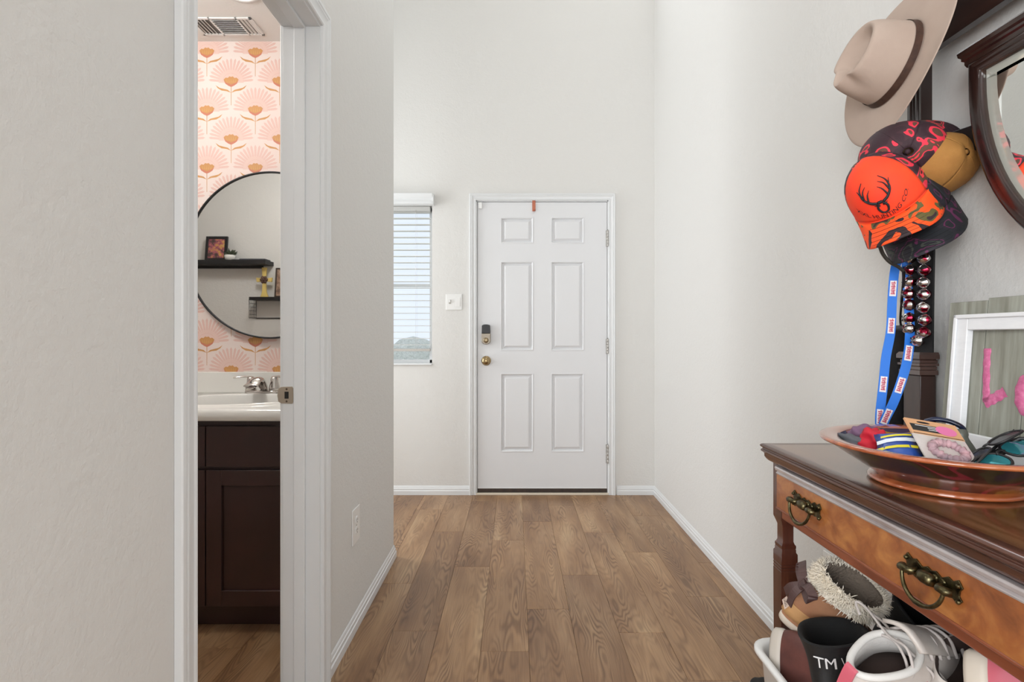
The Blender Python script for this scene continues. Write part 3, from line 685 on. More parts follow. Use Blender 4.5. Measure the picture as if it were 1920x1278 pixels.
# frames face +Y (towards the mirror), so turn them round
def photo_frame_back(*a, **k):
    t = photo_frame(*a, **k); M_ = W[t] @ Matrix.Rotation(PI, 4, 'Z'); t.matrix_world = M_; return t
photo_frame_back('picture_frame', rx(407, 4.40), 0.178, 0.205, YBN+0.07, zs1, 'black framed photo on the upper shelf in the mirror reflection', [(0.25, (40, 34, 38)), (0.42, (92, 70, 66)), (0.52, (176, 92, 110)), (0.62, (206, 160, 70)), (0.8, (190, 190, 190))])
t = empty('potted_plant', (rx(431, 4.37), YBN+0.09, zs1), 'small green succulent in white bowl on the upper shelf in the mirror', 'plant')
Mq = Matrix.Translation((rx(431, 4.37), YBN+0.09, zs1))
b = MB(); b.lathe([(0.018, 0.0), (0.036, 0.012), (0.043, 0.034), (0.040, 0.046), (0.036, 0.044), (0.03, 0.036)], 20, Mq); b.build('bowl', M_white, t)
b = MB()
for i in range(26):
    a, rr, el = R.uniform(0, 2*PI), R.uniform(0.03, 0.062), R.uniform(0.2, 1.1); d = Vector((math.cos(a)*math.cos(el), math.sin(a)*math.cos(el), math.sin(el)))
    p0 = Vector((0, 0, 0.04))+d*0.012; b.tube([Mq @ p0, Mq @ (p0+d*rr*0.55), Mq @ (p0+d*rr)], [0.004, 0.0085, 0.001], 6)
b.build('leaves', mat('succulent', (62, 70, 50), 0.6), t)
b = MB(); b.box(rx(500, 4.36), rx(452, 4.36), YBN+0.03, YBN+0.13, zs1, zs1+0.012); b.box(rx(498, 4.36), rx(438, 4.36), YBN+0.02, YBN+0.135, zs1-0.0001, zs1+0.006)
o = b.build('tray', mat('slate_tray', (58, 60, 68), 0.5), bevel=0.002); tag(o, 'thin dark flat tray lying on the upper shelf in the mirror', 'tray')
t = empty('wall_shelf', (-2.0, YBN, 1.43), 'short black shelf with wire basket side in the mirror reflection', 'shelf')
zs2 = rz_(557, 4.38); ax0, ax1 = rx(470, 4.36), rx(470, 4.36)+0.46
b = MB(); b.box(ax0, ax1, YBN, YBN+0.13, zs2-0.026, zs2); b.build('board', M_black, t, bevel=0.002)
b = MB(); zb = rz_(596, 4.36)
for yy in (YBN+0.006, YBN+0.125):
    b.tube([(ax0, yy, zs2-0.02), (ax0, yy, zb), (ax1, yy, zb), (ax1, yy, zs2-0.02)], 0.003, 6)
for s_ in (ax0, ax1):
    for i in range(6): yy = YBN+0.006+0.119*i/5; b.tube([(s_, yy, zs2-0.02), (s_, yy, zb)], 0.0016, 5)
    for i in range(6): zz = zb+(zs2-0.02-zb)*i/5; b.tube([(s_, YBN+0.006, zz), (s_, YBN+0.125, zz)], 0.0016, 5)
b.build('wire_basket', M_black, t)
t = empty('cross_ornament', (rx(494, 4.38), YBN+0.06, zs2), 'pale yellow cross with brown flower on the lower shelf in the mirror', 'ornament')
M_yel = mat('cross_yellow', (222, 196, 116), 0.6); cxx = rx(494.5, 4.38); yy = YBN+0.075
b = MB(); b.prism([(-0.035, 0), (0.035, 0), (0.022, 0.03), (0.017, 0.05), (0.013, 0.13), (0.062, 0.126), (0.066, 0.162), (0.013, 0.156), (0.020, 0.245), (-0.020, 0.245), (-0.013, 0.156), (-0.066, 0.162), (-0.062, 0.126), (-0.013, 0.13), (-0.017, 0.05), (-0.022, 0.03)], 0, 0.016, Matrix(((1, 0, 0, cxx), (0, 0, -1, yy), (0, 1, 0, zs2), (0, 0, 0, 1)))); b.build('cross', M_yel, t, bevel=0.002)
b = MB()
for i in range(6): a = 2*PI*i/6; b.lathe([(0.0001, -0.008), (0.012, -0.004), (0.014, 0.002), (0.008, 0.007), (0.0001, 0.008)], 10, Matrix.Translation((cxx+0.020*math.cos(a), yy+0.004, zs2+0.144+0.020*math.sin(a))) @ Matrix.Rotation(PI/2, 4, 'X'))
b.lathe([(0.0001, -0.012), (0.012, -0.006), (0.012, 0.006), (0.0001, 0.012)], 10, Matrix.Translation((cxx, yy+0.006, zs2+0.144))); b.build('flower', mat('flower_brown', (96, 70, 58), 0.6), t)
photo_frame_back('picture_frame', rx(535, 4.40), 0.17, 0.245, YBN+0.06, zs2, 'brown framed photo on the lower shelf in the mirror reflection', [(0.3, (70, 52, 46)), (0.5, (150, 120, 100)), (0.7, (190, 165, 145))], fw=0.012, fm=mat('frame_brown', (58, 42, 34), 0.5))

# ------------------------------------------------------------------ mirrored dressing table
TX, TY0, TY1, TZ = 0.60, 0.266, 1.3015, 0.861          # top: front edge, near end, far end, height
TXB = 0.972
dt = empty('dressing_table', (0.79, 0.783, 0), 'antique mahogany dressing table with swing mirror and brass drawer pulls', 'table')
b = MB(); b.box(TX+0.0195, TXB, TY0+0.0195, TY1-0.0195, TZ-0.012, TZ-0.0002); b.build('tabletop', M_top, dt)
# moulded edge of the top: stepped profile swept round near end, front and far end
ED = [(-0.02, 0), (-0.004, 0.0), (0.0, -0.002), (0.002, -0.005), (0.0, -0.008), (-0.003, -0.010), (-0.003, -0.012), (0.0, -0.014), (0.0, -0.018), (-0.004, -0.021), (-0.006, -0.024), (-0.006, -0.030), (-0.010, -0.036), (-0.014, -0.040), (-0.02, -0.040)]
b = MB(); b.sweep(ED, [((TXB, TY0, TZ), (0, -1, 0), up), ((TX, TY0, TZ), (-1, -1, 0), up), ((TX, TY1, TZ), (-1, 1, 0), up), ((TXB, TY1, TZ), (0, 1, 0), up)])
b.build('edge_moulding', M_edge, dt, bevel=0.0008, seg=1)
FX, LY0, LY1 = 0.620, TY0+0.021, TY1-0.021             # case front, near / far end
b = MB()                                                # case: ends, back and rails
b.box(FX+0.002, 0.966, LY1-0.018, LY1-0.001, 0.70, TZ-0.04); b.box(FX+0.002, 0.966, LY0+0.001, LY0+0.018, 0.70, TZ-0.04); b.box(0.950, 0.966, LY0, LY1, 0.70, TZ-0.04)
b.box(FX+0.01, 0.966, LY0+0.005, LY1-0.005, 0.708, 0.716)
b.build('case', M_leg, dt, bevel=0.001, seg=1)
b = MB(); b.box(FX, FX+0.02, LY0+0.04, LY1-0.04, 0.697, 0.716); b.build('lower_rail', M_rail, dt, bevel=0.003)
# legs
LEGP = [(0.0195, TZ-0.04), (0.0195, 0.700), (0.0195, 0.694), (0.0165, 0.686), (0.0130, 0.676), (0.0130, 0.640), (0.0150, 0.634), (0.0170, 0.632), (0.0170, 0.626), (0.0160, 0.624), (0.0170, 0.622), (0.0170, 0.616), (0.0195, 0.612), (0.0195, 0.588), (0.0183, 0.587), (0.0195, 0.586), (0.0195, 0.581), (0.0183, 0.580), (0.0195, 0.579), (0.0195, 0.574), (0.0183, 0.573), (0.0195, 0.572), (0.0190, 0.45), (0.0165, 0.20), (0.0135, 0.08), (0.0135, 0.06), (0.018, 0.05), (0.018, 0.03), (0.012, 0.012), (0.012, 0.0)]
for x in (FX+0.0195, 0.9455):
    for y in (LY1-0.0205, LY0+0.0205):
        b = MB(); b.loft([[(x-w, y-w, z), (x+w, y-w, z), (x+w, y+w, z), (x-w, y+w, z)] for w, z in LEGP], True, False, 0, False, None, True)
        b.build('leg', M_leg, dt, bevel=0.0008, seg=1)
# drawer
DY0, DY1 = LY0+0.041, LY1-0.041+0.012
dr = empty('drawer', (FX, 0.783, 0.76)); dr.parent = dt; dr.matrix_parent_inverse = W[dt].inverted()
b = MB(); b.box(FX-0.006, FX+0.016, DY0, DY1, 0.719, 0.800); b.build('drawer_front', M_draw, dr, bevel=0.002)
b = MB(); b.sweep([(0, 0), (0.007, 0.0), (0.009, 0.004), (0.005, 0.007), (0.010, 0.010), (0.012, 0.016), (0.010, 0.019), (0.0, 0.020)], [((FX+0.001, DY0, 0.798), (-1, 0, 0), up), ((FX+0.001, DY1, 0.798), (-1, 0, 0), up)])
b.build('drawer_bead', mat('bead_sheen', (188, 182, 182), 0.14, 0.0, coat=1.0, var=((150, 138, 136), 8)), dr, bevel=0.001)  # bright silvery reflection put into the bead's colour
b = MB(); b.box(FX-0.008, FX+0.0, DY0, DY1, 0.7175, 0.7225); b.build('cock_bead', M_rail, dr, bevel=0.002)
# brass drop-ring pulls
def pull(yc, zc):
    p = empty('drawer_pull', (FX-0.006, yc, zc)); M_ = basis((FX-0.006, yc, zc), 0, (0, 0, 1), (-1, 0, 0))   # local x = -Y.., y up, z out
    b = MB(); hw = 0.050
    prof = [(-hw, 0.004), (-hw-0.005, 0.010), (-hw+0.002, 0.019), (-hw+0.012, 0.013), (-0.030, 0.016), (-0.018, 0.009), (-0.008, 0.014), (0, 0.011)]
    full = prof+[(-x, y) for x, y in prof[-2::-1]]; low = [(x*0.98, -y*0.85) for x, y in full]
    b.prism(full+low[::-1], 0.0, 0.0028, M_)
    for x in (-0.020, -0.006, 0.008, 0.022):           # pierced ornament standing proud
        b.lathe([(0.006, 0.0028), (0.005, 0.0055), (0.0001, 0.0062)], 10, M_ @ Matrix.Translation((x, 0.004 if x > 0 else -0.003, 0)))
    for sx, sy in ((-1, 1), (1, 1), (-1, -1), (1, -1)):
        b.lathe([(0.0036, 0.0028), (0.003, 0.006), (0.0001, 0.007)], 8, M_ @ Matrix.Translation((sx*(hw-0.001), sy*0.011, 0)))
    pts_ = []
    o = b.build('backplate', M_brass, dr, bevel=0.0007, seg=1)
    b = MB()
    for sx in (-1, 1): b.tube([M_ @ Vector((sx*0.026, 0.0, 0.003)), M_ @ Vector((sx*0.026, 0.0, 0.012)), M_ @ Vector((sx*0.030, 0.0, 0.016)), M_ @ Vector((sx*0.042, 0.0, 0.016)), M_ @ Vector((sx*0.046, 0.0, 0.010))], [0.0055, 0.005, 0.0055, 0.0065, 0.005], 10)
    b.lathe([(0.008, -0.012), (0.0095, -0.006), (0.0095, 0.006), (0.008, 0.012)], 12, M_ @ Matrix.Translation((0, 0, 0.009)) @ Matrix.Rotation(PI/2, 4, 'Y'))
    b.build('posts', M_brass, dr)
    b = MB(); ring = []
    for i in range(25):
        a = PI*i/24; ring.append(M_ @ Vector((0.040*math.cos(a), 0.003-0.040*math.sin(a)**0.85, 0.016+0.006*math.sin(a))))
    rad = [0.0026+0.0008*math.sin(PI*i/24) for i in range(25)]
    for i in (11, 12, 13): rad[i] = 0.0042
    b.tube(ring, rad, 10); b.build('drop_ring', M_brass, dr)
    bpy.data.objects.remove(p)
for yc in (1.120, 0.783, 0.446): pull(yc, 0.766)

# mirror stand: plinths, posts, crest rail, swing arms
for y0, y1, yin in ((1.228, 1.282, -1), (0.284, 0.338, 1)):
    b = MB(); b.box(0.934, 0.971, y0, y1, TZ+0.0005, 1.030); b.build('plinth', M_dkwood, dt, bevel=0.002)
    b = MB(); capp = [(0.0, 1.030), (0.006, 1.032), (0.006, 1.042), (0.002, 1.044), (0.002, 1.050), (0.008, 1.053), (0.008, 1.058), (0.004, 1.060), (0.004, 1.065), (0.010, 1.069), (0.010, 1.078), (0.006, 1.084), (-0.004, 1.085)]
    b.loft([[(0.934-e, y0-e, z), (0.971, y0-e, z), (0.971, y1+e, z), (0.934-e, y1+e, z)] for e, z in capp], True, False, 0, False, None, True)
    b.build('capital', mat('capital_polished', (74, 52, 46), 0.14, coat=1.0), dt)
    ya, yb = y0+0.006, y1-0.005; b = MB()
    pr = [(0.940, ya), (0.966, ya), (0.966, yb), (0.940, yb), (0.940, yb-0.008), (0.943, yb-0.010), (0.943, yb-0.014), (0.940, yb-0.016), (0.940, ya+0.026), (0.943, ya+0.024), (0.943, ya+0.020), (0.940, ya+0.018), (0.940, ya+0.014), (0.943, ya+0.012), (0.943, ya+0.008), (0.940, ya+0.006)]
    b.prism(pr[::-1], 1.085, 1.90); b.build('post', M_dkwood, dt)
    b = MB(); ym = y0 if yin < 0 else y1
    b.prism([(ym+0.01*(-yin), 1.505), (ym+0.045*yin, 1.515), (ym+0.15*yin, 1.500), (ym+0.15*yin, 1.555), (ym+0.045*yin, 1.565), (ym+0.01*(-yin), 1.560)], 0.944, 0.962, Matrix(((0, 0, 1, 0), (1, 0, 0, 0), (0, 1, 0, 0), (0, 0, 0, 1)))); b.build('swing_arm', M_black, dt, bevel=0.002)
b = MB(); cr_ = [(0.30, 1.764), (1.262, 1.764), (1.262, 1.90), (1.20, 1.93), (1.05, 1.945), (0.92, 1.985), (0.783, 2.01), (0.646, 1.985), (0.516, 1.945), (0.366, 1.93), (0.30, 1.90)]
b.prism(cr_, 0.938, 0.956, Matrix(((0, 0, 1, 0), (1, 0, 0, 0), (0, 1, 0, 0), (0, 0, 0, 1)))); b.build('crest_rail', M_dkrail, dt)
# swing mirror: flat top with cornice, straight shoulders, elliptical bottom; local a = world Y, b = world Z
MC, MA, MZ0, MB_, MZT = 0.783, 0.297, 1.628, 0.396, 1.672
def shield(ins, n=40):
    pts = [(MC+MA-ins, MZT-ins*0.9)]
    for i in range(n+1):
        a = PI*i/n; pts.append((MC+(MA-ins)*math.cos(a), MZ0-(MB_-ins)*math.sin(a)))
    pts.append((MC-MA+ins, MZT-ins*0.9)); return pts
mf = empty('swing_mirror', (0.93, MC, 1.55)); mf.parent = dt; mf.matrix_parent_inverse = W[dt].inverted()
b = MB(); pf = [(0.0, 0.945), (-0.003, 0.925), (0.004, 0.915), (0.010, 0.912), (0.014, 0.917), (0.018, 0.912), (0.024, 0.918), (0.028, 0.916), (0.030, 0.924), (0.030, 0.945)]
b.loft([[(x, y, z) for y, z in shield(i_)] for i_, x in pf], True, True, 0, True); b.build('mirror_frame', M_dkwood, mf)
b = MB(); CP = [(0.0, -0.004), (0.006, -0.002), (0.010, 0.004), (0.010, 0.010), (0.016, 0.013), (0.016, 0.018), (0.022, 0.022), (0.024, 0.030), (0.020, 0.034), (0.0, 0.034)]
CP = [(a*0.62, c) for a, c in CP]
b.sweep(CP, [((0.945, MC-MA, MZT-0.004), (0, -1, 0), up), ((0.922, MC-MA, MZT-0.004), (-1, -1, 0), up), ((0.922, MC+MA, MZT-0.004), (-1, 1, 0), up), ((0.945, MC+MA, MZT-0.004), (0, 1, 0), up)]); b.build('cornice', M_dkrail, mf)
b = MB(); b.add([(0.926, y, z) for y, z in shield(0.056)], [list(range(43))]); b.build('mirror_glass', M_mirror, mf)
b = MB(); b.loft([[(0.929, y, z) for y, z in shield(0.028)], [(0.9262, y, z) for y, z in shield(0.056)]], True, False, 0, False); b.build('bevel', mat('bevel_glass', (226, 230, 220), 0.08, 0.5), mf)
b = MB(); b.prism(shield(0.006), 0.940, 0.952, Matrix(((0, 0, 1, 0), (1, 0, 0, 0), (0, 1, 0, 0), (0, 0, 0, 1)))); b.build('backboard', M_dkrail, mf)
# hooks on the far post
def hook(z, x0=0.941, y=1.262):
    b = MB(); b.box(x0-0.004, x0, y-0.009, y+0.009, z-0.025, z+0.03)
    b.tube(bez((x0-0.004, y, z+0.012), (x0-0.05, y, z+0.02), (x0-0.075, y, z+0.03), (x0-0.080, y, z+0.062), 10), [0.005]*8+[0.0055, 0.007, 0.007], 8)
    b.tube(bez((x0-0.004, y, z-0.012), (x0-0.03, y, z-0.03), (x0-0.05, y, z-0.02), (x0-0.048, y, z+0.004), 8), [0.004]*7+[0.006, 0.006], 8)
    return b.build('coat_hook', M_brass, dt, bevel=0.0005, seg=1)
hook(1.80); hook(1.50); 

# ------------------------------------------------------------------ LOVE-style board sign leaning at the back of the table
LEAN = 0.075
Ms = basis((0.868, 1.094, TZ+0.001), 0, (LEAN, 0, 1), (-1, 0, LEAN))            # local x = towards camera, y up the board, z out to the hall
Ms = Matrix(((0, LEAN, -1, 0.868), (-1, 0, 0, 1.094), (0, 1, LEAN, TZ+0.001), (0, 0, 0, 1)))
sg = empty('wood_sign', label='grey plank sign with white frame and pink painted letters leaning behind the bowl', cat='sign', M=Ms)
tt = NT('barn_grey'); v_ = tt.coord(scale=(40, 3, 40)); 
c_ = tt.ramp(tt.noise(v_, 1.5, 4, 0.6), [(0.25, (112, 110, 98)), (0.5, (140, 141, 130)), (0.75, (164, 166, 156))]); tt.bump(tt.noise(v_, 4, 3), 0.2)
M_barn = tt.set(c_, 0.8)
xs_ = [0.0, 0.088, 0.170, 0.255, 0.340, 0.425, 0.51]; hts = [0.327, 0.331, 0.340, 0.336, 0.330, 0.334]
for i in range(6):
    b = MB(); b.box(xs_[i]+0.0008, xs_[i+1]-0.0008, 0, hts[i], -0.012, 0); b.build('board', M_barn, sg, bevel=0.001, seg=1, local=True)
tt = NT('frame_distressed'); v_ = tt.coord(scale=(30, 120, 30)); c_ = tt.ramp(tt.noise(v_, 1.2, 4, 0.6), [(0.16, (150, 150, 150)), (0.22, (222, 224, 227)), (0.8, (232, 233, 235))]); M_frm = tt.set(c_, 0.55)
fx0, fx1, fy0, fy1, fw = 0.033, 0.48, 0.018, 0.300, 0.030
for a, c, d, e in ((fx0, fx0+fw, fy0, fy1), (fx1-fw, fx1, fy0, fy1), (fx0+fw, fx1-fw, fy0, fy0+fw+0.026), (fx0+fw, fx1-fw, fy1-fw, fy1)):
    b = MB(); b.box(a, c, d, e, 0.0005, 0.014); b.build('frame_side', M_frm, sg, bevel=0.002, local=True)
b = MB()
for a, c, d, e in ((fx0, fx0+0.008, fy0, fy1), (fx1-0.008, fx1, fy0, fy1), (fx0, fx1, fy0, fy0+0.008), (fx0, fx1, fy1-0.008, fy1)): b.box(a, c, d, e, 0.014, 0.018)
b.build('frame_lip', M_frm, sg, bevel=0.002, local=True)
tt = NT('pink_paint'); v_ = tt.coord(scale=(60, 60, 60)); c_ = tt.ramp(tt.noise(v_, 2, 3, 0.6), [(0.3, (186, 84, 128)), (0.6, (206, 110, 152)), (0.8, (222, 150, 180))]); M_pink = tt.set(c_, 0.6)
def brush(pts, w, name='letter'):
    b = MB(); rings_ = []
    pts = spline([(x, y, 0.0) for x, y in pts], 6)
    for i, p in enumerate(pts):
        tn = (pts[min(i+1, len(pts)-1)]-pts[max(i-1, 0)]).normalized(); nn = Vector((-tn.y, tn.x, 0)); ww = w*(0.9+0.12*math.sin(i*1.7))
        rings_.append([p-nn*ww/2+Vector((0, 0, 0.0002)), p-nn*ww*0.42+Vector((0, 0, 0.0016)), p+nn*ww*0.42+Vector((0, 0, 0.0016)), p+nn*ww/2+Vector((0, 0, 0.0002))])
    b.loft(rings_, False, False, 0, True); b.build(name, M_pink, sg, local=True)
brush([(0.0955, 0.236), (0.0965, 0.20), (0.0995, 0.155), (0.1005, 0.136)], 0.016); brush([(0.0985, 0.134), (0.118, 0.146), (0.138, 0.160)], 0.021)
brush([(0.185, 0.19), (0.168, 0.178), (0.166, 0.145), (0.182, 0.128), (0.202, 0.140), (0.204, 0.172), (0.186, 0.19)], 0.020)
brush([(0.232, 0.20), (0.248, 0.13), (0.266, 0.20)], 0.018); brush([(0.30, 0.16), (0.335, 0.165), (0.325, 0.195), (0.298, 0.18), (0.30, 0.14), (0.34, 0.135)], 0.016)

# ------------------------------------------------------------------ painted wooden bowl and what lies in it
BX, BY, BR = 0.758, 0.942, 0.192
bw = empty('wooden_bowl', (BX, BY, TZ), 'wide glossy wooden bowl painted inside and out, on the dressing table', 'bowl')
Mb = Matrix.Translation((BX, BY, TZ+0.0005)) @ Matrix.Diagonal((1, 1, 0.81, 1))
M_bowlrim = cherry('bowl_rim', (134, 64, 36), (172, 92, 52), (194, 118, 72), 0.15, 'x', 1.0)
tt = NT('bowl_paint'); v_ = tt.coord(scale=(1, 1, 1.0)); n_ = tt.noise(v_, 9, 1.0, 0.4, 0.8)
c_ = tt.ramp(n_, [(0.0, (30, 34, 54)), (0.38, (40, 52, 38)), (0.47, (44, 22, 26)), (0.54, (120, 24, 48)), (0.58, (52, 24, 20)), (0.66, (112, 92, 28)), (0.73, (36, 22, 20))], 'CONSTANT'); M_bpaint = tt.set(c_, 0.12, coat=1.0)
b = MB(); b.lathe([(0.102, 0.0135), (0.108, 0.020), (0.124, 0.033), (0.150, 0.054), (0.172, 0.072), (0.186, 0.0815)], 72, Mb); b.build('outer_wall', M_bpaint, bw)
b = MB(); b.lathe([(0.02, 0.001), (0.104, 0.0), (0.113, 0.002), (0.1145, 0.006), (0.111, 0.010), (0.102, 0.0135)], 72, Mb); b.build('foot', M_bowlrim, bw)
b = MB(); b.lathe([(0.186, 0.0815), (0.190, 0.083), (0.192, 0.0865), (0.1905, 0.090), (0.184, 0.0915), (0.164, 0.0885), (0.160, 0.0860)], 72, Mb); o = b.build('rim', M_bowlrim, bw)
b = MB(); b.lathe([(0.160, 0.086), (0.150, 0.076), (0.128, 0.058), (0.104, 0.044), (0.06, 0.038), (0.0001, 0.037)], 72, Mb); b.build('inner_wall', mat_camo('bowl_inside', [(0.0, (46, 44, 52)), (0.42, (58, 60, 50)), (0.52, (86, 40, 34)), (0.60, (160, 112, 34)), (0.70, (60, 46, 70))], 8, 0.2, weave=0), bw)
for ob in list(bw.children):                            # lathe caps are not wanted on open shells
    me = ob.data; bm = bmesh.new(); bm.from_mesh(me); bmesh.ops.delete(bm, geom=[f for f in bm.faces if len(f.verts) > 10], context='FACES_ONLY'); bm.to_mesh(me); bm.free()
def lump(name, mtl, loc, rad, rot, label, cat, seed=0, amp=0.25, freq=2.2, parent=None, n=(20, 14)):
    """crumpled soft body"""
    b = MB(); M_ = Matrix.Translation(loc) @ Matrix.Rotation(rot[2], 4, 'Z') @ Matrix.Rotation(rot[1], 4, 'Y') @ Matrix.Rotation(rot[0], 4, 'X')
    rings_ = []
    for i in range(n[1]+1):
        th = PI*i/n[1]; row = []
        for j in range(n[0]):
            ph = 2*PI*j/n[0]; d = Vector((math.sin(th)*math.cos(ph), math.sin(th)*math.sin(ph), math.cos(th)))
            k = 1+amp*noise.noise(d*freq+Vector((seed, seed*2, seed*3)))*1.6; row.append(M_ @ Vector((d.x*rad[0]*k, d.y*rad[1]*k, d.z*rad[2]*k)))
        rings_.append(row)
    b.loft(rings_, True); o = b.build(name, mtl, parent, subsurf=1)
    if parent is None: tag(o, label, cat)
    return o
M_red = mat('red_cloth', (196, 22, 46), 0.7, bump=(60, 0.3))
lump('red_cloth', M_red, (0.668, 0.985, TZ+0.064), (0.027, 0.030, 0.024), (0.5, 0.7, 0.3), 'crumpled red cloth in the painted bowl', 'cloth', 3, 0.5, 2.6)
lump('scrunchie', mat('lilac_cloth', (122, 92, 120), 0.8, bump=(80, 0.4)), (0.690, 1.050, TZ+0.061), (0.030, 0.034, 0.022), (0, 0.2, 0.8), 'dull lilac hair scrunchie at the far side of the bowl', 'scrunchie', 9, 0.45, 3.0)
lump('grey_cloth', mat('grey_cloth', (92, 94, 100), 0.8), (0.648, 1.025, TZ+0.055), (0.024, 0.04, 0.014), (0, 0.5, 0.2), 'small grey cloth at the far edge of the bowl', 'cloth', 5, 0.4, 3)
# blue snack-like pouch with white and yellow bands
Mq = basis((0.664, 0.925, TZ+0.068), 0, (0.42, 0.70, 0.45), (-0.40, -0.35, 0.84)) @ Matrix.Scale(0.66, 4)
pk = empty('blue_packet', label='blue packet with yellow and white stripes in the painted bowl', cat='packet', M=Mq)
b = MB(); rows_ = []
for i in range(9):
    y = -0.055+0.11*i/8; w = 0.047+0.003*math.sin(i); pf_ = math.sin(PI*i/8)**0.6*0.014
    rows_.append([(-w, y, 0), (-w*0.6, y, pf_*0.8), (0, y, pf_), (w*0.6, y, pf_*0.8), (w, y, 0), (w*0.6, y, -pf_*0.8), (0, y, -pf_), (-w*0.6, y, -pf_*0.8)])
b.loft(rows_, True, caps=True); b.build('pouch', mat('blue_foil', (34, 60, 136), 0.3, var=((44, 86, 170), 14)), pk, local=True)
for y0, h_, w_, mm in ((-0.018, 0.010, 0.044, mat('stripe_yellow', (222, 208, 44), 0.4)), (0.006, 0.014, 0.044, mat('stripe_white', (220, 226, 232), 0.4)), (0.030, 0.007, 0.034, mat('stripe_yellow', (222, 208, 44)))):
    b = MB(); b.loft([[(x, y0+dy+0.10*x, 0.0135*math.sin(PI*(y0+0.055)/0.11)**0.6*(1-0.9*(x/0.05)**2)+0.002) for x in (-w_, -w_/2, 0, w_/2, w_)] for dy in (0, h_)], False); b.build('stripe', mm, pk, local=True)
vv, ff = text_geo('SIX', 0.009); b = MB(); b.add([(x, y-0.030, 0.0150) for x, y, z in vv], ff); b.build('lettering', mat('stripe_white', (220, 226, 232)), pk, local=True) if False else None
# header-card packet: kraft card above a clear bag with a pink hair tie
Pc = [Vector(((u-965)*d/1000, d, H-(v-630)*d/1000)) for u, v, d in ((1694, 783, 0.93), (1793, 805, 0.92), (1846, 880, 0.85), (1738, 862, 0.86))]
ex_ = (Pc[1]-Pc[0]); ey_ = (Pc[0]-Pc[3]); wc, hc = ex_.length, ey_.length; nz_ = ex_.cross(ey_).normalized()
Mc = basis(Pc[3], 0, ey_, nz_)
cd = empty('hair_tie_packet', label='clear packet with kraft header card and pink label lying across the bowl', cat='packet', M=Mc)
M_kraft = mat('kraft_card', (206, 158, 116), 0.8, bump=(300, 0.1))
def quad(name, x0, x1, y0, y1, z, mm, th=0.0006, parent=cd, bow=0.0):
    b = MB(); b.box(x0, x1, y0, y1, z, z+th); return b.build(name, mm, parent, local=True)
hy = hc*0.62
quad('bag', 0, wc, 0, hy+0.004, -0.0012, mat('clear_bag', (196, 190, 184), 0.12, coat=1.0, var=((208, 198, 194), 40)), 0.0022)
hcard = quad('header_card', 0, wc, hy, hc, -0.0018, M_kraft, 0.0036)
quad('black_panel', 0.004, wc*0.70, hy+(hc-hy)*0.22, hy+(hc-hy)*0.66, 0.0019, mat('panel_black', (42, 42, 40), 0.6), 0.0002, hcard)
quad('card_line', 0.002, wc-0.002, hy+0.0008, hy+0.0020, 0.0019, M_black, 0.0002, hcard)
for i, (a, c, f) in enumerate(((0.012, 0.030, 0.56), (0.030, 0.070, 0.56), (0.032, 0.078, 0.46), (0.032, 0.074, 0.34))):
    quad('print_line', a, min(c, wc*0.6), hy+(hc-hy)*f, hy+(hc-hy)*f+0.0012, 0.0022, M_plastic, 0.0001, hcard)
b = MB(); b.prism([(wc*0.72+wc*0.20*math.cos(2*PI*i/28), hy+(hc-hy)*0.45+(hc-hy)*0.30*math.sin(2*PI*i/28)) for i in range(28)], 0.0022, 0.0026); b.build('pink_oval', mat('pink_label', (220, 118, 164), 0.5), hcard, local=True)
b = MB(); b.prism([(wc*(0.34+0.13*math.cos(2*PI*i/20)), hc-0.0065+0.0022*math.sin(2*PI*i/20)) for i in range(20)], 0.0018, 0.0021); b.build('hang_slot', M_dark, hcard, local=True)
b = MB(); ring = [(wc*0.50+wc*0.30*math.cos(a), hy*0.42+hy*0.30*math.sin(a), 0.0045+0.001*math.sin(7*a)) for a in [2*PI*i/60 for i in range(60)]]
b.tube(ring, [0.0062+0.0018*math.sin(i*2.1) for i in range(60)], 8, closed=True); b.build('hair_tie', mat('pale_pink_cord', (206, 164, 170), 0.6, var=((150, 128, 136), 60)), cd, local=True)
# hairbrush-like blue band with grey end, standing behind the packet
hb = empty('hair_brush', (0.775, 0.99, TZ+0.09), 'dark blue and black hair brush poking out behind the packet', 'brush')
p_ = [((u-965)*0.955/1000, 0.955+dy, H-(v-630)*0.955/1000) for u, v, dy in ((1756, 796, 0.03), (1768, 789, 0.02), (1784, 790, 0.01), (1798, 797, 0.0), (1808, 806, 0.0))]
b = MB(); b.tube(spline(p_, 5), [0.004]+[0.0075]*19+[0.006], 10, sq=(1.0, 0.6)); b.build('head', mat('navy_plastic', (26, 38, 74), 0.25, var=((18, 20, 26), 25)), hb)
p2 = [((u-965)*0.955/1000, 0.955+dy, H-(v-630)*0.955/1000) for u, v, dy in ((1800, 806, 0.0), (1798, 822, -0.005), (1806, 840, -0.01), (1815, 862, -0.015))]
b = MB(); b.tube(spline(p2, 5), [0.010, 0.011, 0.012, 0.012]+[0.011]*11+[0.008], 10); b.build('handle', mat('grey_handle', (88, 92, 84), 0.35), hb)
